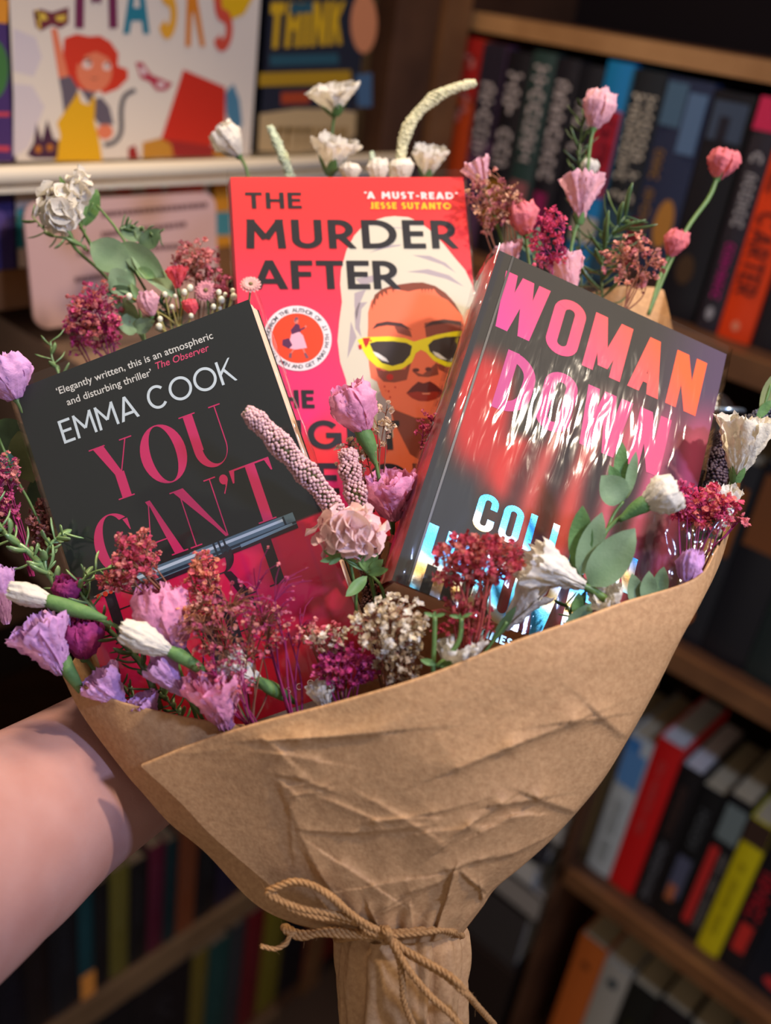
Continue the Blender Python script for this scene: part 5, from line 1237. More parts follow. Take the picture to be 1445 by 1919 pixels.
def foliage(label, path, n, ll, lw, m, seed=0, sprd=.9, sw=.0008, tipn=4, depth=1.0, up=.45, name='rosemary_sprig'):
    """narrow curved plastic leaves in whorls round a stem"""
    rn = random.Random(seed); c = bez(Pp(path), 24); z = path[0][2]; r = root(name, c[-1], label, 'foliage', GF); MB().tube(c, [sw * (.6 + .6 * i / 23) for i in range(24)], 6).build('stem', m, r)
    for k in range(n):
        t = (k + .5) / n; i = min(22, int(t * 23)); ax, e1, e2 = frame(c[i] - c[i + 1]); a_ = k * 2.4 + rn.uniform(-.3, .3); L = pxm(ll, z) * rn.uniform(.6, 1.15)
        d = (e1 * math.cos(a_) + e2 * math.sin(a_) * depth) * sprd + ax * rn.uniform(up - .2, up + .3); d /= np.linalg.norm(d); droop = ax * rn.uniform(.1, .5)
        mid = c[i] + d * L * .55; tip = c[i] + d * L * .85 + droop * L * .4
        w_ = pxm(lw, z) * .66; side = np.cross(d, ax); side /= np.linalg.norm(side) + 1e-9; nn = np.cross(side, d); rows = []
        cc = bez([c[i], mid, tip], 6)
        for j, p in enumerate(cc):
            ww = w_ * [.45, .9, 1.0, .95, .8, .25][j]; rows.append([p + side * ww, p + nn * ww * .45, p - side * ww, p - nn * ww * .25])
        mb = MB().grid(rows, close=True); mb.f.append((20, 21, 22, 23)); mb.build('leaf', m, r)
    return r
def daisy(label, cen, wid, nrm, col, ccol, stem=None, n=16):
    c_ = P(*cen); r = root('daisy', c_, label, 'flower', 'small daisies by the red paperback'); N_ = nrm[0] * CX + nrm[1] * CY + nrm[2] * CZ; N_ /= np.linalg.norm(N_); a1 = np.cross(N_, CY); a1 /= np.linalg.norm(a1); a2 = np.cross(N_, a1); R_ = pxm(wid, cen[2]) / 2; mb = MB()
    for l in (0, 1):
        for k in range(n):
            th = 2 * math.pi * (k + l * .5) / n; d = a1 * math.cos(th) + a2 * math.sin(th); s_ = np.cross(N_, d) * R_ * .17; rr_ = R_ * (1 - .22 * l); h = N_ * R_ * .16 * l
            mb.add([c_ + d * R_ * .2 - s_ * .5 + h, c_ + d * rr_ * .65 - s_ + h + N_ * R_ * .10, c_ + d * rr_ * .97 - s_ * .5 + h + N_ * R_ * .08, c_ + d * rr_ * .92 + h + N_ * R_ * .02, c_ + d * rr_ * .97 + s_ * .5 + h + N_ * R_ * .08, c_ + d * rr_ * .65 + s_ + h + N_ * R_ * .10, c_ + d * R_ * .2 + s_ * .5 + h], [(0, 1, 2, 3, 4, 5, 6)])
    mb.build('petals', petal_mat(col, tuple(int(x * .9) for x in col)), r, smooth=False)
    V, Fc = ico(); MB().add(V * R_ * .2 + c_ + N_ * R_ * .14, Fc).build('centre', mat('daisy_eye', ccol, .8), r)
    if stem: MB().tube(bez([c_] + Pp(stem), 8), .0006, 5).build('stem', M_stem, r)
    return r

# --- white blooms standing behind the red paperback
rose('white paper bloom on its own, highest above the red paperback', (628, 212, .64), (620, 158, .63), 92, (WHITE, WH2), [(622, 260, .645), (618, 420, .65)], form='open', seed=1, calyx=.4)
rose('white paper bud leaning left over the ledge rail', (447, 292, .63), (408, 236, .62), 52, (WHITE, WH2), [(462, 318, .63), (478, 400, .63)], form='bud', seed=2, calyx=.42)
rose('white paper bloom rising from the middle of the red cover top', (618, 322, .62), (628, 252, .61), 82, (WHITE, WH2), [(618, 360, .62), (620, 440, .63)], form='open', seed=3, calyx=.42)
rose('white paper bloom under the curved catkin', (798, 334, .625), (806, 272, .615), 66, (WHITE, WH2), [(796, 380, .62), (790, 440, .62)], form='open', seed=4)
rose('tiny white bud peeping over the red cover beside the middle bloom', (655, 340, .61), (655, 304, .608), 36, (WHITE, WH2), None, seed=5, calyx=0)
rose('tiny white bud peeping over the cover near the catkin', (708, 342, .61), (706, 296, .608), 40, (WHITE, WH2), None, seed=6, calyx=0)
rose('round white bud at the foot of the curved catkin', (752, 342, .612), (748, 298, .61), 44, (WHITE, WH2), None, seed=7, calyx=0)
spike('cream catkin arching to the right above the books', [(890, 156, .62), (850, 166, .62), (805, 190, .62), (770, 230, .62), (754, 275, .62), (750, 330, .62), (748, 420, .62)], 20, (216, 212, 172), bead=3.8, seed=1, group='pale catkins above the red paperback', core=(130, 150, 96), name='catkin')
spike('short green white catkin left of the middle bloom', [(506, 238, .63), (522, 275, .63), (540, 318, .63), (556, 380, .63)], 17, (202, 214, 182), bead=3.6, seed=2, group='pale catkins above the red paperback', core=(130, 150, 96), name='catkin')
spike('small pale catkin tip by the tiny buds', [(697, 286, .62), (700, 320, .62), (702, 380, .62)], 12, (186, 200, 176), bead=2.6, seed=3, group='pale catkins above the red paperback', core=(130, 150, 96), name='catkin')

# --- right hand group behind the hardback
foliage('dark rosemary-like sprig behind the tall pale pink buds', [(1096, 205, .61), (1086, 290, .61), (1084, 400, .61), (1090, 560, .61)], 44, 44, 5, M_plastd, seed=3, sprd=.8)
foliage('wide rosemary-like sprig spreading over the hardback top edge', [(1172, 405, .585), (1140, 450, .585), (1128, 500, .585), (1130, 580, .58)], 40, 82, 8, M_plastd, seed=4, sprd=1.0, up=.35)
rose('tallest pale pink bud against the blue book', (1112, 240, .60), (1132, 164, .595), 54, (PALE, PA2), [(1106, 275, .60), (1100, 330, .60), (1086, 420, .60)], seed=10, calyx=.25)
rose('pale pink bloom below the tallest bud', (1086, 412, .585), (1092, 320, .58), 74, (PALE, PA2), [(1074, 450, .585), (1060, 540, .585)], form='open', seed=11, calyx=.15)
rose('salmon bud on a long stem at the far right', (1344, 334, .60), (1364, 274, .595), 52, (SALM, SA2), [(1328, 372, .60), (1290, 425, .60), (1252, 500, .595), (1215, 590, .59)], seed=12, calyx=.2, sw=.0012)
rose('small salmon bud halfway along the long green stem', (1254, 480, .59), (1276, 430, .585), 40, (SALM, SA2), [(1240, 510, .59), (1215, 590, .585)], seed=13, calyx=.25)
rose('salmon bloom beside the brown dried tuft', (985, 440, .575), (972, 372, .57), 52, (SALM, SA2), [(990, 480, .575), (1000, 540, .575)], seed=14, calyx=.1)
rose('lilac pink bloom above the brown dried tuft', (908, 352, .585), (886, 298, .58), 50, (PALE, PA2), [(925, 400, .585), (960, 520, .58)], form='open', seed=15, calyx=0)
rose('pale pink bloom tucked behind the hardback top edge', (1072, 560, .56), (1052, 472, .555), 66, (PALE, PA2), None, form='open', seed=16, calyx=0)
rose('faded pink bloom hidden at the hardback corner', (962, 510, .57), (945, 450, .565), 56, (PALE, PA2), None, form='open', seed=17, calyx=0)
rose('small cream bloom between the two pale pink ones', (1100, 330, .61), (1108, 300, .61), 30, (WHITE, WH2), None, seed=18, calyx=0)
spray('brown pink dried tuft at the red cover corner', (968, 560, .575), (925, 378, .57), 54, 58, .012, 150, [(150, 74, 84), (176, 110, 100), (196, 150, 118)], seed=20, mains=7)
spray('crimson dried tuft in front of the pale blooms', (1046, 570, .555), (1030, 445, .55), 40, 64, .010, 100, [(184, 46, 86), (206, 74, 104), (150, 40, 76)], fs=8, stemm=M_mstem, seed=21)
spray('brown and pink dried tuft before the tan paper peak', (1168, 590, .56), (1185, 492, .56), 62, 52, .012, 110, [(176, 96, 100), (150, 90, 84), (210, 140, 120)], seed=22, mains=6)
leaves('dark green leaves behind the salmon bloom', 'dark leaves', [((1000, 480, .59), (985, 415, .59), 26), ((1002, 480, .59), (1014, 420, .59), 24), ((1000, 478, .59), (970, 440, .59), 20)], M_dleaf, [(1000, 480, .59), (1006, 560, .59)])

# --- left hand group behind the black paperback
def cluster(label, cen, rx, ry, n, col, wid, seed, z, depth=.014, name='blossom_cluster'):
    rn = random.Random(seed); r = root(name, P(*cen, z), label, 'flower', GR); M_ = petal_mat(*col)
    for k in range(n):
        a_ = k * 2.4; q_ = math.sqrt((k + .5) / n); x, y = cen[0] + math.cos(a_) * q_ * rx, cen[1] + math.sin(a_) * q_ * ry; zz = z - depth * (1 - q_ ** 2) - .002 * rn.random()
        p = P(x, y, zz); out = (CX * math.cos(a_) - CY * math.sin(a_)) * q_ * .8 + CZ * (1.1 - q_); ax, e1, e2 = frame(out + CX * rn.uniform(-.3, .3) + CY * rn.uniform(-.3, .3)); R_ = pxm(wid, z) / 2 * rn.uniform(.8, 1.15); rows = []
        for j in range(6):
            v = j / 5; row = []
            for i in range(7):
                u = i / 3 - 1; hw = math.sin(math.pi * (.12 + .80 * v)) ** .6
                row.append(p + e1 * u * hw * R_ + e2 * (v - .3) * R_ * 2 * (1 - .12 * u * u) + ax * R_ * (.55 * (v - .4) ** 2 + .28 * u * u - .1 + .25 * mnoise.noise(Vector((u * 1.6 + k, v * 1.6, seed)))))
            rows.append(row)
        MB().grid(rows).build('petal', M_, r)
    return r
c_ = cluster('upper white blossom cluster at the top left tip', (146, 352), 28, 34, 12, (WHITE, WH2), 34, 1, .57)
MB().tube(bez(Pp([(142, 380, .575), (150, 420, .575), (170, 460, .57)]), 8), .0009, 6).build('stem', M_stem, c_)
c_ = cluster('larger white blossom cluster hanging at the top left', (112, 390), 40, 44, 22, (WHITE, WH2), 40, 2, .56)
MB().tube(bez(Pp([(120, 430, .572), (145, 470, .57), (200, 520, .57), (250, 600, .565), (300, 700, .56)]), 14), .0011, 6).build('stem', M_stem, c_)
foliage('green whorl under the white clusters', [(60, 405, .572), (95, 440, .572), (135, 448, .572), (165, 470, .572)], 16, 40, 7, M_plast, seed=7)
leaves('pointed green leaf behind the white clusters', 'green leaves', [((160, 425, .575), (182, 355, .575), 34), ((155, 430, .575), (112, 330, .578), 20)], M_calyx, [(150, 430, .575), (175, 380, .575)])
leaves('grey green eucalyptus leaves at the upper left', 'eucalyptus sprigs', [((245, 505, .565), (170, 455, .562), 62), ((250, 520, .56), (205, 545, .556), 60, dict(roll=.3)), ((225, 455, .566), (310, 520, .556), 46, dict(roll=-.2)), ((245, 470, .566), (330, 560, .556), 40, dict(roll=.5)), ((262, 470, .57), (300, 430, .57), 34, dict(m=M_dleaf)),
   ((255, 505, .56), (292, 520, .556), 22, dict(m=M_plast)), ((240, 500, .565), (245, 560, .56), 26), ((270, 450, .57), (225, 425, .572), 30)], M_gleaf, [[(150, 425, .572), (190, 480, .568), (245, 500, .565), (300, 600, .56), (330, 680, .56)], [(182, 385, .57), (215, 425, .57), (245, 470, .568)]])
foliage('small dark whorl above the eucalyptus leaves', [(300, 440, .572), (262, 430, .572), (240, 425, .572), (225, 430, .57)], 18, 30, 7, M_plastd, seed=9)
leaves('folded green leaves over the crimson tuft', 'eucalyptus sprigs', [((262, 550, .56), (203, 522, .556), 24), ((265, 560, .56), (195, 546, .556), 34, dict(m=M_dleaf)), ((262, 600, .558), (214, 556, .552), 38, dict(roll=.6)), ((262, 606, .556), (222, 612, .552), 40), ((270, 575, .56), (245, 530, .556), 16, dict(m=M_plast)), ((250, 620, .555), (290, 600, .55), 30)], M_gleaf, [(255, 545, .56), (265, 600, .56), (280, 680, .56)])
rose('coral pink bell bloom above the daisies', (333, 540, .555), (330, 498, .55), 40, (CORAL, CO2), [(340, 580, .555), (335, 640, .555)], form='open', seed=30, calyx=0)
daisy('pink daisy facing forward behind the black cover', (386, 545, .55), 44, (0, .15, 1), (216, 150, 160), (120, 104, 70), [(392, 600, .556), (390, 660, .558)])
daisy('pale pink daisy in front of the red cover edge', (470, 534, .535), 42, (.1, .5, .9), (222, 176, 170), (190, 150, 120), [(466, 570, .54), (455, 640, .545)])
rose('lilac bud between the green leaves and the daisies', (284, 592, .55), (270, 545, .545), 36, (PALE, PA2), None, seed=31, calyx=.2)
rose('small coral bud below the pink daisy', (362, 590, .55), (352, 560, .548), 26, (CORAL, CO2), None, seed=32, calyx=0)
spray('dusty pink dried tuft behind the daisies', (370, 660, .568), (368, 490, .565), 44, 42, .012, 90, [(190, 104, 104), (206, 126, 120), (150, 80, 84)], fs=8, seed=33)
spray('dark red dried tuft left of the red cover', (410, 640, .56), (412, 530, .556), 26, 26, .008, 40, [(150, 60, 76), (176, 80, 96)], fs=7, seed=34)
spray('crimson dried tuft above the black cover corner', (215, 690, .555), (180, 590, .552), 62, 66, .014, 200, [(172, 84, 84), (158, 50, 84), (190, 60, 110), (200, 110, 100)], fs=8, seed=35, mains=8, stemm=M_mstem)
spray('magenta dried twig at the far left of the tufts', (175, 700, .56), (138, 620, .557), 22, 50, .006, 36, [(186, 46, 126), (170, 50, 110)], fs=6, seed=36, stemm=M_mstem, mains=3)
def beads(label, pts, col, size, stemto, name='pearl_bud_spray'):
    r = root(name, P(*stemto), label, 'flower buds', None); V, Fc = ico(); mb = MB(); st = MB()
    for k, (x, y, z) in enumerate(pts):
        p = P(x, y, z); mb.add(V * pxm(size * (1 + .25 * math.sin(k * 5)), z) * np.array([1, 1, 1.15]) + p, Fc); st.tube(bez([p, (p + P(*stemto)) / 2 + CY * .004 + CX * .002 * math.sin(k), P(*stemto)], 6), .00055, 5)
    mb.build('buds', mat('pearl_bud', col, .35, .45), r, kind='stuff'); st.build('stems', mat('yellow_green_stem', (146, 136, 74), .5), r); return r
beads('cream pearl buds between the lilac bud and daisies', [(309, 552, .552), (328, 555, .55), (322, 575, .548), (345, 548, .55), (356, 540, .552), (300, 598, .546), (290, 575, .55), (358, 592, .546), (298, 612, .546)], (206, 206, 180), 5.5, (330, 680, .558))
beads('cream pearl buds left of the red cover', [(410, 548, .548), (422, 552, .546), (436, 545, .545), (438, 556, .544), (415, 562, .546), (400, 575, .546), (412, 578, .548), (395, 598, .55), (242, 556, .55)], (212, 204, 180), 5.5, (400, 680, .555))
foliage('green moss-like sprig filling behind the black cover', [(300, 560, .565), (320, 600, .565), (330, 660, .565)], 30, 38, 6, M_plastd, seed=12)
foliage('green moss-like sprig beside the red cover', [(410, 540, .565), (405, 580, .565), (400, 650, .565)], 26, 34, 6, M_plastd, seed=13)
foliage('small bright green sprig behind the black cover corner', [(95, 640, .54), (98, 672, .54), (112, 705, .54), (125, 760, .54)], 12, 38, 7, M_plast, seed=14)

# --- left edge
rose('lilac rose cut by the left frame edge', (30, 748, .50), (-5, 668, .495), 84, (LIL, LI2), [(50, 790, .50), (90, 900, .505)], seed=40, n=9, calyx=0)
leaves('broad olive leaves behind the black spine', 'broad leaves at the left edge', [((62, 905, .515), (35, 808, .512), 62), ((50, 850, .52), (-10, 790, .52), 70, dict(m=M_dleaf)), ((30, 905, .505), (8, 842, .502), 32, dict(m=M_bleaf)), ((95, 960, .52), (60, 900, .52), 50, dict(m=M_dleaf)), ((30, 890, .51), (-20, 860, .51), 40, dict(m=M_dleaf))], M_oleaf, [(-5, 815, .50), (30, 895, .50), (60, 950, .50), (90, 1020, .50)])
spray('pink dried spray along the left frame edge', (60, 1080, .49), (8, 920, .49), 34, 76, .010, 120, [(190, 66, 120), (200, 120, 110), (176, 90, 110)], fs=7, seed=41, stemm=M_mstem, mains=7)
spray('brown pink tuft beside the black spine', (115, 1120, .505), (78, 985, .505), 30, 48, .008, 90, [(150, 84, 84), (176, 110, 100)], fs=8, seed=42)
foliage('glossy green sprig low on the left edge', [(-20, 955, .478), (15, 1005, .476), (55, 1035, .475), (95, 1080, .474)], 22, 52, 11, M_plast, seed=43, sprd=1.0, sw=.0016, up=.35)
foliage('glossy green sprig before the black cover corner', [(120, 1000, .478), (95, 1020, .476), (85, 1060, .474), (110, 1110, .472)], 18, 46, 11, M_plast, seed=44, sprd=1.0, sw=.0011)
foliage('glossy curled sprig between white bud and pen', [(225, 1060, .465), (170, 1075, .465), (150, 1105, .465), (180, 1150, .465)], 16, 46, 9, M_plast, seed=45, sprd=1.0)
foliage('long green sprig running down to the paper edge', [(150, 1100, .470), (195, 1170, .466), (240, 1215, .464), (275, 1260, .462), (300, 1330, .46)], 34, 50, 9, M_plastd, seed=46, sprd=1.0, sw=.0016)
foliage('dark green sprig behind the left paper rim', [(210, 1255, .466), (240, 1300, .466), (275, 1330, .466), (290, 1390, .465)], 22, 44, 9, M_plastd, seed=47)
foliage('green sprig between the bottom pink blooms', [(300, 1290, .462), (320, 1320, .462), (345, 1350, .462), (360, 1400, .46)], 26, 38, 9, M_plast, seed=48)
rose('lilac petal bloom cut by the left edge above the white bud', (12, 1170, .47), (-10, 1060, .468), 60, (LIL, LI2), None, seed=49, calyx=0, form='open')
r = rose('white bud pointing left on a long green sepal', (104, 1130, .452), (12, 1104, .448), 38, (WHITE, WH2), [(150, 1150, .452), (210, 1170, .453), (260, 1200, .455)], seed=50, calyx=0, n=6)
long_calyx(r, [(88, 1125, .4515), (120, 1136, .452), (160, 1148, .452), (200, 1160, .453)], [0.0032, 0.0039, 0.0034, 0.0010])
rose('magenta bud tucked above the white bud', (128, 1130, .468), (128, 1080, .464), 50, (MAG, MA2), None, seed=51, n=8, calyx=0)
rose('magenta and pink bloom right of the lilac rose', (158, 1232, .462), (150, 1160, .456), 72, (MAG, MA2), [(180, 1260, .465), (230, 1330, .465)], seed=52, n=9, calyx=.1)
r = rose('crumpled lilac rose overhanging the left paper corner', (118, 1262, .452), (62, 1158, .446), 104, (LIL, LI2), [(135, 1280, .455), (160, 1310, .462)], seed=53, n=10, form='open', calyx=0)
long_calyx(r, [(112, 1208, .455), (120, 1240, .452), (138, 1272, .453), (158, 1300, .460)], [0.0026, 0.0037, 0.0029, 0.0008])
rose('lilac bloom resting on the left paper rim', (232, 1330, .458), (176, 1262, .452), 76, (LIL, LI2), None, seed=54, n=9, form='open', calyx=0)
rose('small lilac petals at the paper rim', (290, 1345, .456), (262, 1305, .452), 56, (LIL, LI2), None, seed=55, n=7, form='open', calyx=0)
rose('large pink rose before the pen cover', (325, 1226, .452), (292, 1092, .448), 96, (PINK, PK2), [(345, 1280, .455), (380, 1380, .457)], seed=56, n=10, calyx=0)
r = rose('white bud pointing left below the pink rose', (322, 1222, .438), (226, 1178, .436), 48, (WHITE, WH2), [(365, 1245, .442), (430, 1300, .45), (470, 1370, .455)], seed=57, calyx=0, n=7)
long_calyx(r, [(312, 1218, .438), (335, 1228, .439), (370, 1250, .443), (400, 1275, .447)], [0.0024, 0.0034, 0.0027, 0.0008])
rose('folded lilac petal bloom under the white bud', (345, 1302, .448), (285, 1232, .444), 64, (LIL, LI2), [(370, 1330, .45), (400, 1390, .452)], seed=58, n=7, form='open', calyx=0)
rose('crumpled pink bloom at the centre of the paper rim', (424, 1366, .443), (392, 1262, .436), 108, (PINK, LI2), [(435, 1400, .446), (450, 1460, .45)], seed=59, n=11, form='open', calyx=0)
r = rose('white bloom half hidden in the crimson haze', (500, 1290, .447), (415, 1232, .443), 58, (WHITE, WH2), None, seed=60, calyx=0, form='open')
long_calyx(r, [(480, 1272, .444), (505, 1288, .444), (530, 1302, .446), (555, 1318, .450)], [0.0016, 0.0034, 0.0029, 0.0008])
rose('pale bloom low behind the front paper rim', (610, 1330, .442), (596, 1280, .438), 52, (WHITE, WH2), None, seed=61, calyx=0, form='open')
spray('crimson dried head above the pink rose', (372, 1180, .455), (252, 1048, .452), 44, 56, .012, 170, [(196, 70, 96), (206, 120, 110), (170, 50, 76)], fs=8, seed=70, mains=9, stemm=M_dstem)
spray('small crimson cluster left of the dried head', (270, 1120, .455), (208, 1090, .453), 30, 20, .006, 50, [(196, 66, 86), (180, 80, 80)], fs=7, seed=71, mains=3)
spray('coral dried head over the pen', (430, 1240, .452), (380, 1082, .450), 32, 50, .010, 110, [(206, 90, 96), (206, 130, 96), (190, 70, 90)], fs=8, seed=72, mains=6)
spray('cream pink dried buds beside the pink rose', (400, 1230, .448), (355, 1140, .446), 46, 26, .008, 60, [(210, 150, 130), (206, 130, 90)], fs=7, seed=73, mains=4)
spray('wide rosy dried haze across the pink cover', (470, 1370, .446), (440, 1175, .440), 115, 78, .016, 300, [(176, 84, 110), (190, 104, 116), (160, 60, 90), (200, 130, 116)], fs=6, seed=74, mains=10, bare=.25, stemm=M_dstem)
spray('bare magenta twigs rising from the paper rim', (562, 1390, .440), (520, 1130, .440), 80, 120, .014, 70, [(176, 60, 110), (206, 110, 120)], fs=5, seed=75, mains=8, bare=.6, stemm=M_mstem, thick=.0005)
spray('magenta dried cushion at the front paper rim', (655, 1360, .440), (650, 1248, .438), 66, 40, .012, 170, [(170, 34, 104), (150, 30, 96), (196, 70, 120)], fs=7, seed=76, mains=7, stemm=M_mstem)
spray('pink dried tuft left of the white dried head', (625, 1320, .445), (598, 1190, .442), 46, 26, .010, 70, [(206, 90, 110), (206, 130, 120)], fs=7, seed=77)
spray('fine crimson twigs beside the pink blooms', (500, 1400, .440), (420, 1260, .436), 70, 60, .012, 60, [(190, 70, 110), (196, 96, 110)], fs=6, seed=78, mains=7, bare=.3, stemm=M_mstem)

# --- centre
spike('long mauve berry spike leaning left over the black cover', [(462, 770, .452), (500, 806, .452), (545, 855, .454), (590, 905, .458), (640, 970, .466)], 42, (214, 172, 174), bead=4.0, seed=5, taper=.62, core=(110, 110, 70), group='mauve berry spikes', stemext=[(640, 970, .466), (665, 1100, .47)])
spike('short mauve berry spike standing beside the long one', [(652, 842, .470), (656, 880, .470), (668, 930, .470), (684, 990, .472)], 40, (210, 164, 166), bead=4.0, seed=6, taper=.6, core=(110, 110, 70), group='mauve berry spikes')
spike('brown berry spike in the gap between black and white books', [(690, 1030, .482), (696, 1080, .482), (704, 1160, .482)], 46, (126, 86, 76), bead=3.4, seed=7, taper=1, core=(50, 36, 30), group='mauve berry spikes')
r = rose('pink rose in front of the red cover, beside the face', (682, 808, .478), (646, 722, .472), 80, (PINK, (226, 150, 196)), [(700, 850, .480), (712, 905, .483), (726, 950, .486), (735, 1000, .486)], seed=80, n=11, calyx=0)
long_calyx(r, [(670, 795, .4775), (684, 818, .478), (694, 840, .479), (704, 872, .481)], [0.0028, 0.0045, 0.0035, 0.0008])
rose('open pink rose low between the books', (738, 975, .487), (718, 890, .480), 112, (PINK, PK2), [(735, 1010, .488), (720, 1100, .488)], seed=81, n=10, form='open', calyx=0)
rose('pink petals tucked behind the mauve spikes', (715, 960, .492), (688, 900, .488), 60, (PINK, PK2), None, seed=82, n=6, form='open', calyx=0)
c_ = cluster('peach pink hydrangea head between the two front books', (655, 1000), 66, 48, 26, ((236, 204, 192), (230, 196, 200)), 58, 9, .462, depth=.018, name='hydrangea_head')
MB().tube(bez(Pp([(660, 1040, .464), (690, 1075, .458), (700, 1110, .462), (716, 1180, .466)]), 10), .0011, 6).build('stem', M_stem, c_)
leaves('star of green bracts under the hydrangea', 'green bracts', [((688, 1070, .455), (640, 1040, .452), 13), ((640, 1044, .452), (606, 1032, .450), 12), ((640, 1044, .452), (600, 1052, .450), 12), ((640, 1044, .452), (628, 1018, .450), 11), ((640, 1044, .452), (616, 1058, .450), 9), ((688, 1070, .455), (690, 1028, .450), 20), ((688, 1072, .455), (672, 1030, .450), 16), ((692, 1072, .455), (718, 1048, .450), 18), ((690, 1076, .455), (728, 1066, .450), 16),
   ((688, 1080, .455), (648, 1118, .448), 22), ((690, 1070, .455), (708, 1036, .452), 14)], mat('bract_green', (122, 156, 94), .5, .3, noise=.25, nscale=80, rgb2=(96, 134, 72), trans=.15), [[(640, 1044, .452), (665, 1058, .454), (690, 1074, .456), (715, 1100, .458), (722, 1140, .462)], [(682, 1080, .456), (668, 1110, .458), (668, 1160, .462)]])
spray('cream dried sprig around the pink rose stem', (700, 960, .49), (672, 850, .484), 42, 44, .006, 40, [(206, 190, 160), (186, 164, 130)], fs=9, seed=83, mains=5)
spray('cream dried buds right of the pink rose', (710, 930, .492), (716, 790, .488), 26, 50, .004, 18, [(206, 190, 160), (190, 160, 130)], fs=9, seed=84, mains=3)
spray('thin crimson twig against the painted lips', (770, 960, .50), (802, 805, .497), 24, 40, .005, 34, [(190, 56, 96), (176, 70, 90)], fs=6, seed=85, mains=4, stemm=M_mstem)
spray('big cream dried head before the hardback corner', (728, 1330, .440), (730, 1172, .434), 74, 56, .016, 190, [(206, 192, 164), (186, 166, 134), (214, 206, 190)], fs=10, seed=86, mains=8)
spray('low cream dried tuft under the big dried head', (735, 1340, .438), (748, 1240, .436), 46, 44, .012, 80, [(196, 180, 150), (170, 146, 116)], fs=9, seed=87)
spray('scattered cream dried buds over the pink cover', (650, 1330, .443), (612, 1196, .440), 40, 24, .008, 34, [(206, 192, 164), (216, 206, 190)], fs=10, seed=88, mains=4)

# --- right of centre, in front of the hardback
spray('crimson dried bunch in front of the silver lettering', (872, 1270, .430), (892, 1050, .432), 92, 52, .014, 260, [(176, 50, 66), (190, 66, 84), (150, 40, 50), (180, 96, 84)], fs=9, seed=90, mains=14, stemm=mat('dried_stem_red', (150, 66, 62), .8, .1), thick=.0005)
spray('lower crimson florets beneath the dried bunch', (872, 1270, .431), (870, 1160, .432), 64, 56, .012, 100, [(170, 44, 64), (150, 60, 56)], fs=7, seed=91, mains=10, bare=.3, stemm=MATS['dried_stem_red'])
rose('white trumpet bloom pointing left across the hardback', (1094, 1098, .438), (984, 1046, .432), 84, (WHITE, WH2), [(1120, 1112, .440), (1145, 1135, .442), (1160, 1190, .446)], form='open', seed=92, n=8, calyx=0, sw=.0016)
rose('white petal bloom under the white trumpet', (940, 1180, .446), (1012, 1092, .440), 62, (WHITE, WH2), None, form='cone', seed=93, n=5, calyx=0)
leaves('thin green leaf crossing to the white petals', 'green leaves', [((920, 1205, .432), (968, 1135, .430), 18)], M_dleaf, [(895, 1240, .432), (925, 1200, .432), (950, 1165, .431)])
rose('white petal bloom low behind the front rim', (870, 1260, .428), (862, 1196, .424), 84, (WHITE, WH2), None, form='open', seed=94, n=6, calyx=0)
rose('white petal scrap left of the forked green stem', (845, 1260, .432), (835, 1200, .428), 40, (WHITE, WH2), None, form='open', seed=95, n=4, calyx=0)
leaves('forked green stems with tiny star tips at the rim', 'green bracts', [((815, 1155, .424), (795, 1148, .423), 7), ((815, 1155, .424), (835, 1150, .423), 7), ((815, 1157, .424), (815, 1145, .423), 7), ((865, 1157, .424), (842, 1153, .423), 7), ((865, 1157, .424), (888, 1148, .423), 7), ((862, 1160, .424), (862, 1150, .423), 6), ((818, 1245, .423), (788, 1236, .422), 12), ((825, 1250, .423), (858, 1238, .422), 12)],
       MATS['bract_green'], [[(815, 1155, .424), (814, 1200, .424), (812, 1245, .424), (812, 1300, .424)], [(865, 1158, .424), (862, 1195, .424), (845, 1225, .424), (818, 1250, .424)]], sw=.0011)
leaves('large grey green eucalyptus leaves before the hardback', 'eucalyptus sprigs', [((1085, 1075, .440), (1092, 948, .436), 44, dict(m=M_calyx, roll=.25)), ((1087, 1078, .438), (1128, 960, .434), 46, dict(shape=.85)), ((1104, 1098, .438), (1190, 990, .434), 70, dict(shape=.8)), ((1090, 1080, .44), (1068, 1040, .442), 22, dict(m=M_dleaf))], M_gleaf, [[(1108, 1050, .4405), (1088, 1080, .440), (1118, 1110, .441), (1150, 1180, .445)]], sw=.0013)
leaves('small cluster of leaves behind the white bud', 'eucalyptus sprigs', [((1168, 940, .446), (1126, 892, .442), 56, dict(shape=.8)), ((1160, 915, .448), (1166, 828, .446), 26, dict(m=M_calyx)), ((1174, 935, .446), (1192, 846, .444), 20), ((1166, 925, .448), (1142, 872, .446), 24, dict(m=M_calyx)), ((1168, 930, .449), (1178, 870, .448), 18, dict(m=M_dleaf))], M_gleaf, [[(1168, 940, .446), (1150, 965, .445), (1135, 1000, .443), (1112, 1050, .441)]])
r = rose('white rosebud before the red end of the hardback', (1206, 944, .440), (1272, 914, .436), 66, (WHITE, WH2), [(1175, 962, .442), (1145, 985, .443), (1120, 1020, .441), (1108, 1050, .441)], seed=96, n=9, calyx=0)
long_calyx(r, [(1222, 938, .4395), (1205, 946, .440), (1186, 957, .441), (1160, 976, .442)], [0.0037, 0.0042, 0.0032, 0.0010])
leaves('row of short grey green leaves above the right rim', 'eucalyptus sprigs', [((1198, 1135, .444), (1184, 1075, .441), 34, dict(shape=.7)), ((1214, 1130, .443), (1216, 1070, .440), 32, dict(shape=.8)), ((1234, 1125, .444), (1244, 1062, .441), 28, dict(roll=.4)), ((1240, 1125, .446), (1230, 1075, .444), 24, dict(m=M_calyx))], M_gleaf, [(1215, 1128, .445), (1218, 1180, .447)])
rose('white bloom peeping over the rim below the trumpet', (1150, 1160, .440), (1130, 1108, .436), 62, (WHITE, WH2), None, form='open', seed=97, n=6, calyx=.3)
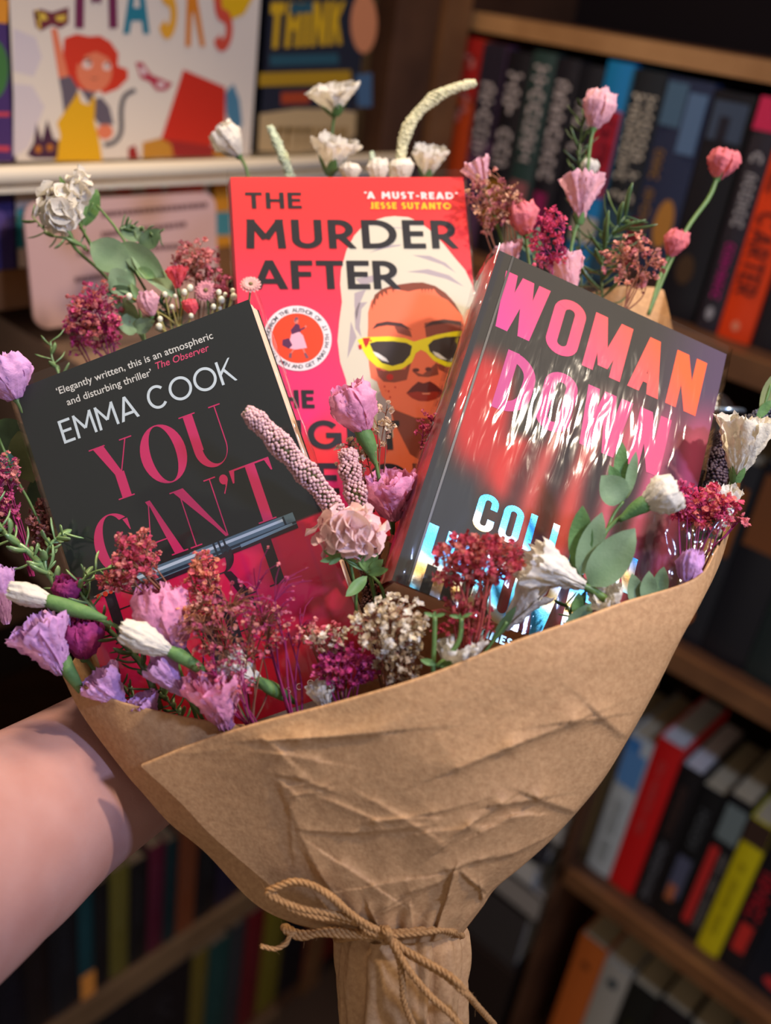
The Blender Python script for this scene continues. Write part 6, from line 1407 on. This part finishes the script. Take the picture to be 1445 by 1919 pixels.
leaves('grey green leaves left of the peeping white bloom', 'eucalyptus sprigs', [((1060, 1200, .440), (1108, 1130, .436), 42, dict(shape=.8)), ((1080, 1160, .442), (1085, 1110, .440), 22, dict(m=M_calyx)), ((1075, 1165, .443), (1098, 1105, .441), 16, dict(m=M_dleaf))], M_gleaf, [(1070, 1170, .443), (1065, 1220, .445)])
foliage('dark sprig low behind the peeping bloom', [(1060, 1130, .452), (1072, 1160, .45), (1080, 1200, .45)], 10, 36, 8, M_plastd, seed=98)

# --- right edge
rose('large white tulip-shaped bloom at the right edge', (1380, 892, .495), (1402, 778, .490), 100, ((226, 220, 200), (210, 202, 182)), [(1366, 925, .497), (1352, 980, .49), (1335, 1060, .475)], form='cone', seed=100, n=8, calyx=.16, sw=.0016)
spike('dark plum berry spike behind the white tulip bloom', [(1372, 815, .53), (1350, 865, .53), (1325, 915, .525), (1300, 985, .52)], 56, (74, 56, 66), bead=3.6, seed=101, taper=.8, core=(30, 24, 28), group='dark berry spikes at the right edge')
spike('dark berry spike at the frame edge above the tulip bloom', [(1445, 770, .53), (1425, 785, .53), (1395, 800, .53)], 34, (84, 84, 100), bead=3.4, seed=102, taper=.8, core=(40, 50, 40), group='dark berry spikes at the right edge')
leaves('green leaf tips at the right frame edge', 'green leaves', [((1425, 780, .52), (1450, 700, .52), 24, dict(m=M_oleaf)), ((1418, 785, .52), (1445, 750, .518), 18)], M_calyx, [(1445, 720, .52), (1425, 785, .52)])
rose('white petals behind the crimson tuft at the right', (1338, 1010, .485), (1352, 905, .482), 66, (WHITE, WH2), None, form='open', seed=103, n=6, calyx=0)
spray('crimson and coral dried tuft at the right rim', (1290, 1110, .465), (1322, 955, .468), 62, 42, .012, 170, [(200, 66, 96), (210, 110, 100), (186, 46, 90)], fs=9, seed=104, mains=8, stemm=M_mstem)
spray('small crimson sprig left of the coral tuft', (1278, 1100, .463), (1276, 935, .462), 22, 40, .006, 36, [(190, 40, 96), (176, 56, 96)], fs=8, seed=105, mains=3, stemm=M_mstem)
spray('stray pink twig poking right of the paper rim', (1320, 1040, .468), (1380, 975, .468), 26, 14, .004, 10, [(200, 100, 110)], fs=8, seed=106, mains=2, stemm=M_mstem)
rose('lilac bud in film at the right paper rim', (1284, 1096, .452), (1300, 1028, .449), 42, (LIL, LI2), None, seed=107, n=7, calyx=0)
leaves('dark leaf among the crimson tuft at the right', 'dark leaves', [((1310, 1010, .472), (1345, 975, .47), 26)], M_dleaf)
# loose clear film standing up behind the rim on the right
def film_scrap(label, pts, seed):
    r = root('cellophane_scrap', P(*pts[0]), label, 'film', None); T_, B_ = bez(Pp(pts[0:4]), 24), bez(Pp(pts[4:8]), 24); rows = []
    for j in range(24):
        t = j / 23; rows.append([T_[i] + (B_[i] - T_[i]) * t + CZ * (.003 * mnoise.noise(Vector((i * .35, j * .12, seed))) + .0015 * mnoise.noise(Vector((i * .9, j * .3, seed)))) for i in range(24)])
    return MB().grid(rows).build('film', M_gloss, r)
film_scrap('clear crinkled film upright behind the right paper rim', [(1215, 960, .458), (1260, 975, .454), (1320, 985, .455), (1378, 950, .462), (1190, 1150, .452), (1240, 1140, .447), (1290, 1110, .448), (1330, 1060, .455)], 3)
# dark glass sphere-like bottle top behind the hardback
gb = root('glass_jar', P(1350, 800, .62), 'dark glossy glass jar rim behind the hardback corner', 'jar')
rows = []
for j in range(20):
    t = j / 19; y = 735 + t * 190; hw = 46 * math.sqrt(max(.02, 1 - (1 - min(1, t * 1.6)) ** 2)); rows.append([P(1345, y, .64) + CX * pxm(hw, .64) * math.cos(a_) + CZ * pxm(hw, .64) * math.sin(a_) for a_ in np.linspace(0, 2 * math.pi, 32, endpoint=False)])
mb = MB().grid(rows, close=True); mb.f.append(tuple(range(32))); mb.build('body', mat('dark_glass', (26, 22, 22), .08, .8), gb)
MB().tube([P(1345, 772, .64) + CX * pxm(45, .64) * math.cos(a_) + CZ * pxm(45, .64) * math.sin(a_) for a_ in np.linspace(0, 2 * math.pi, 33)], pxm(5, .64), 8).build('metal_rim', mat('steel_rim', (150, 170, 190), .2, .5, metal=.9), gb)
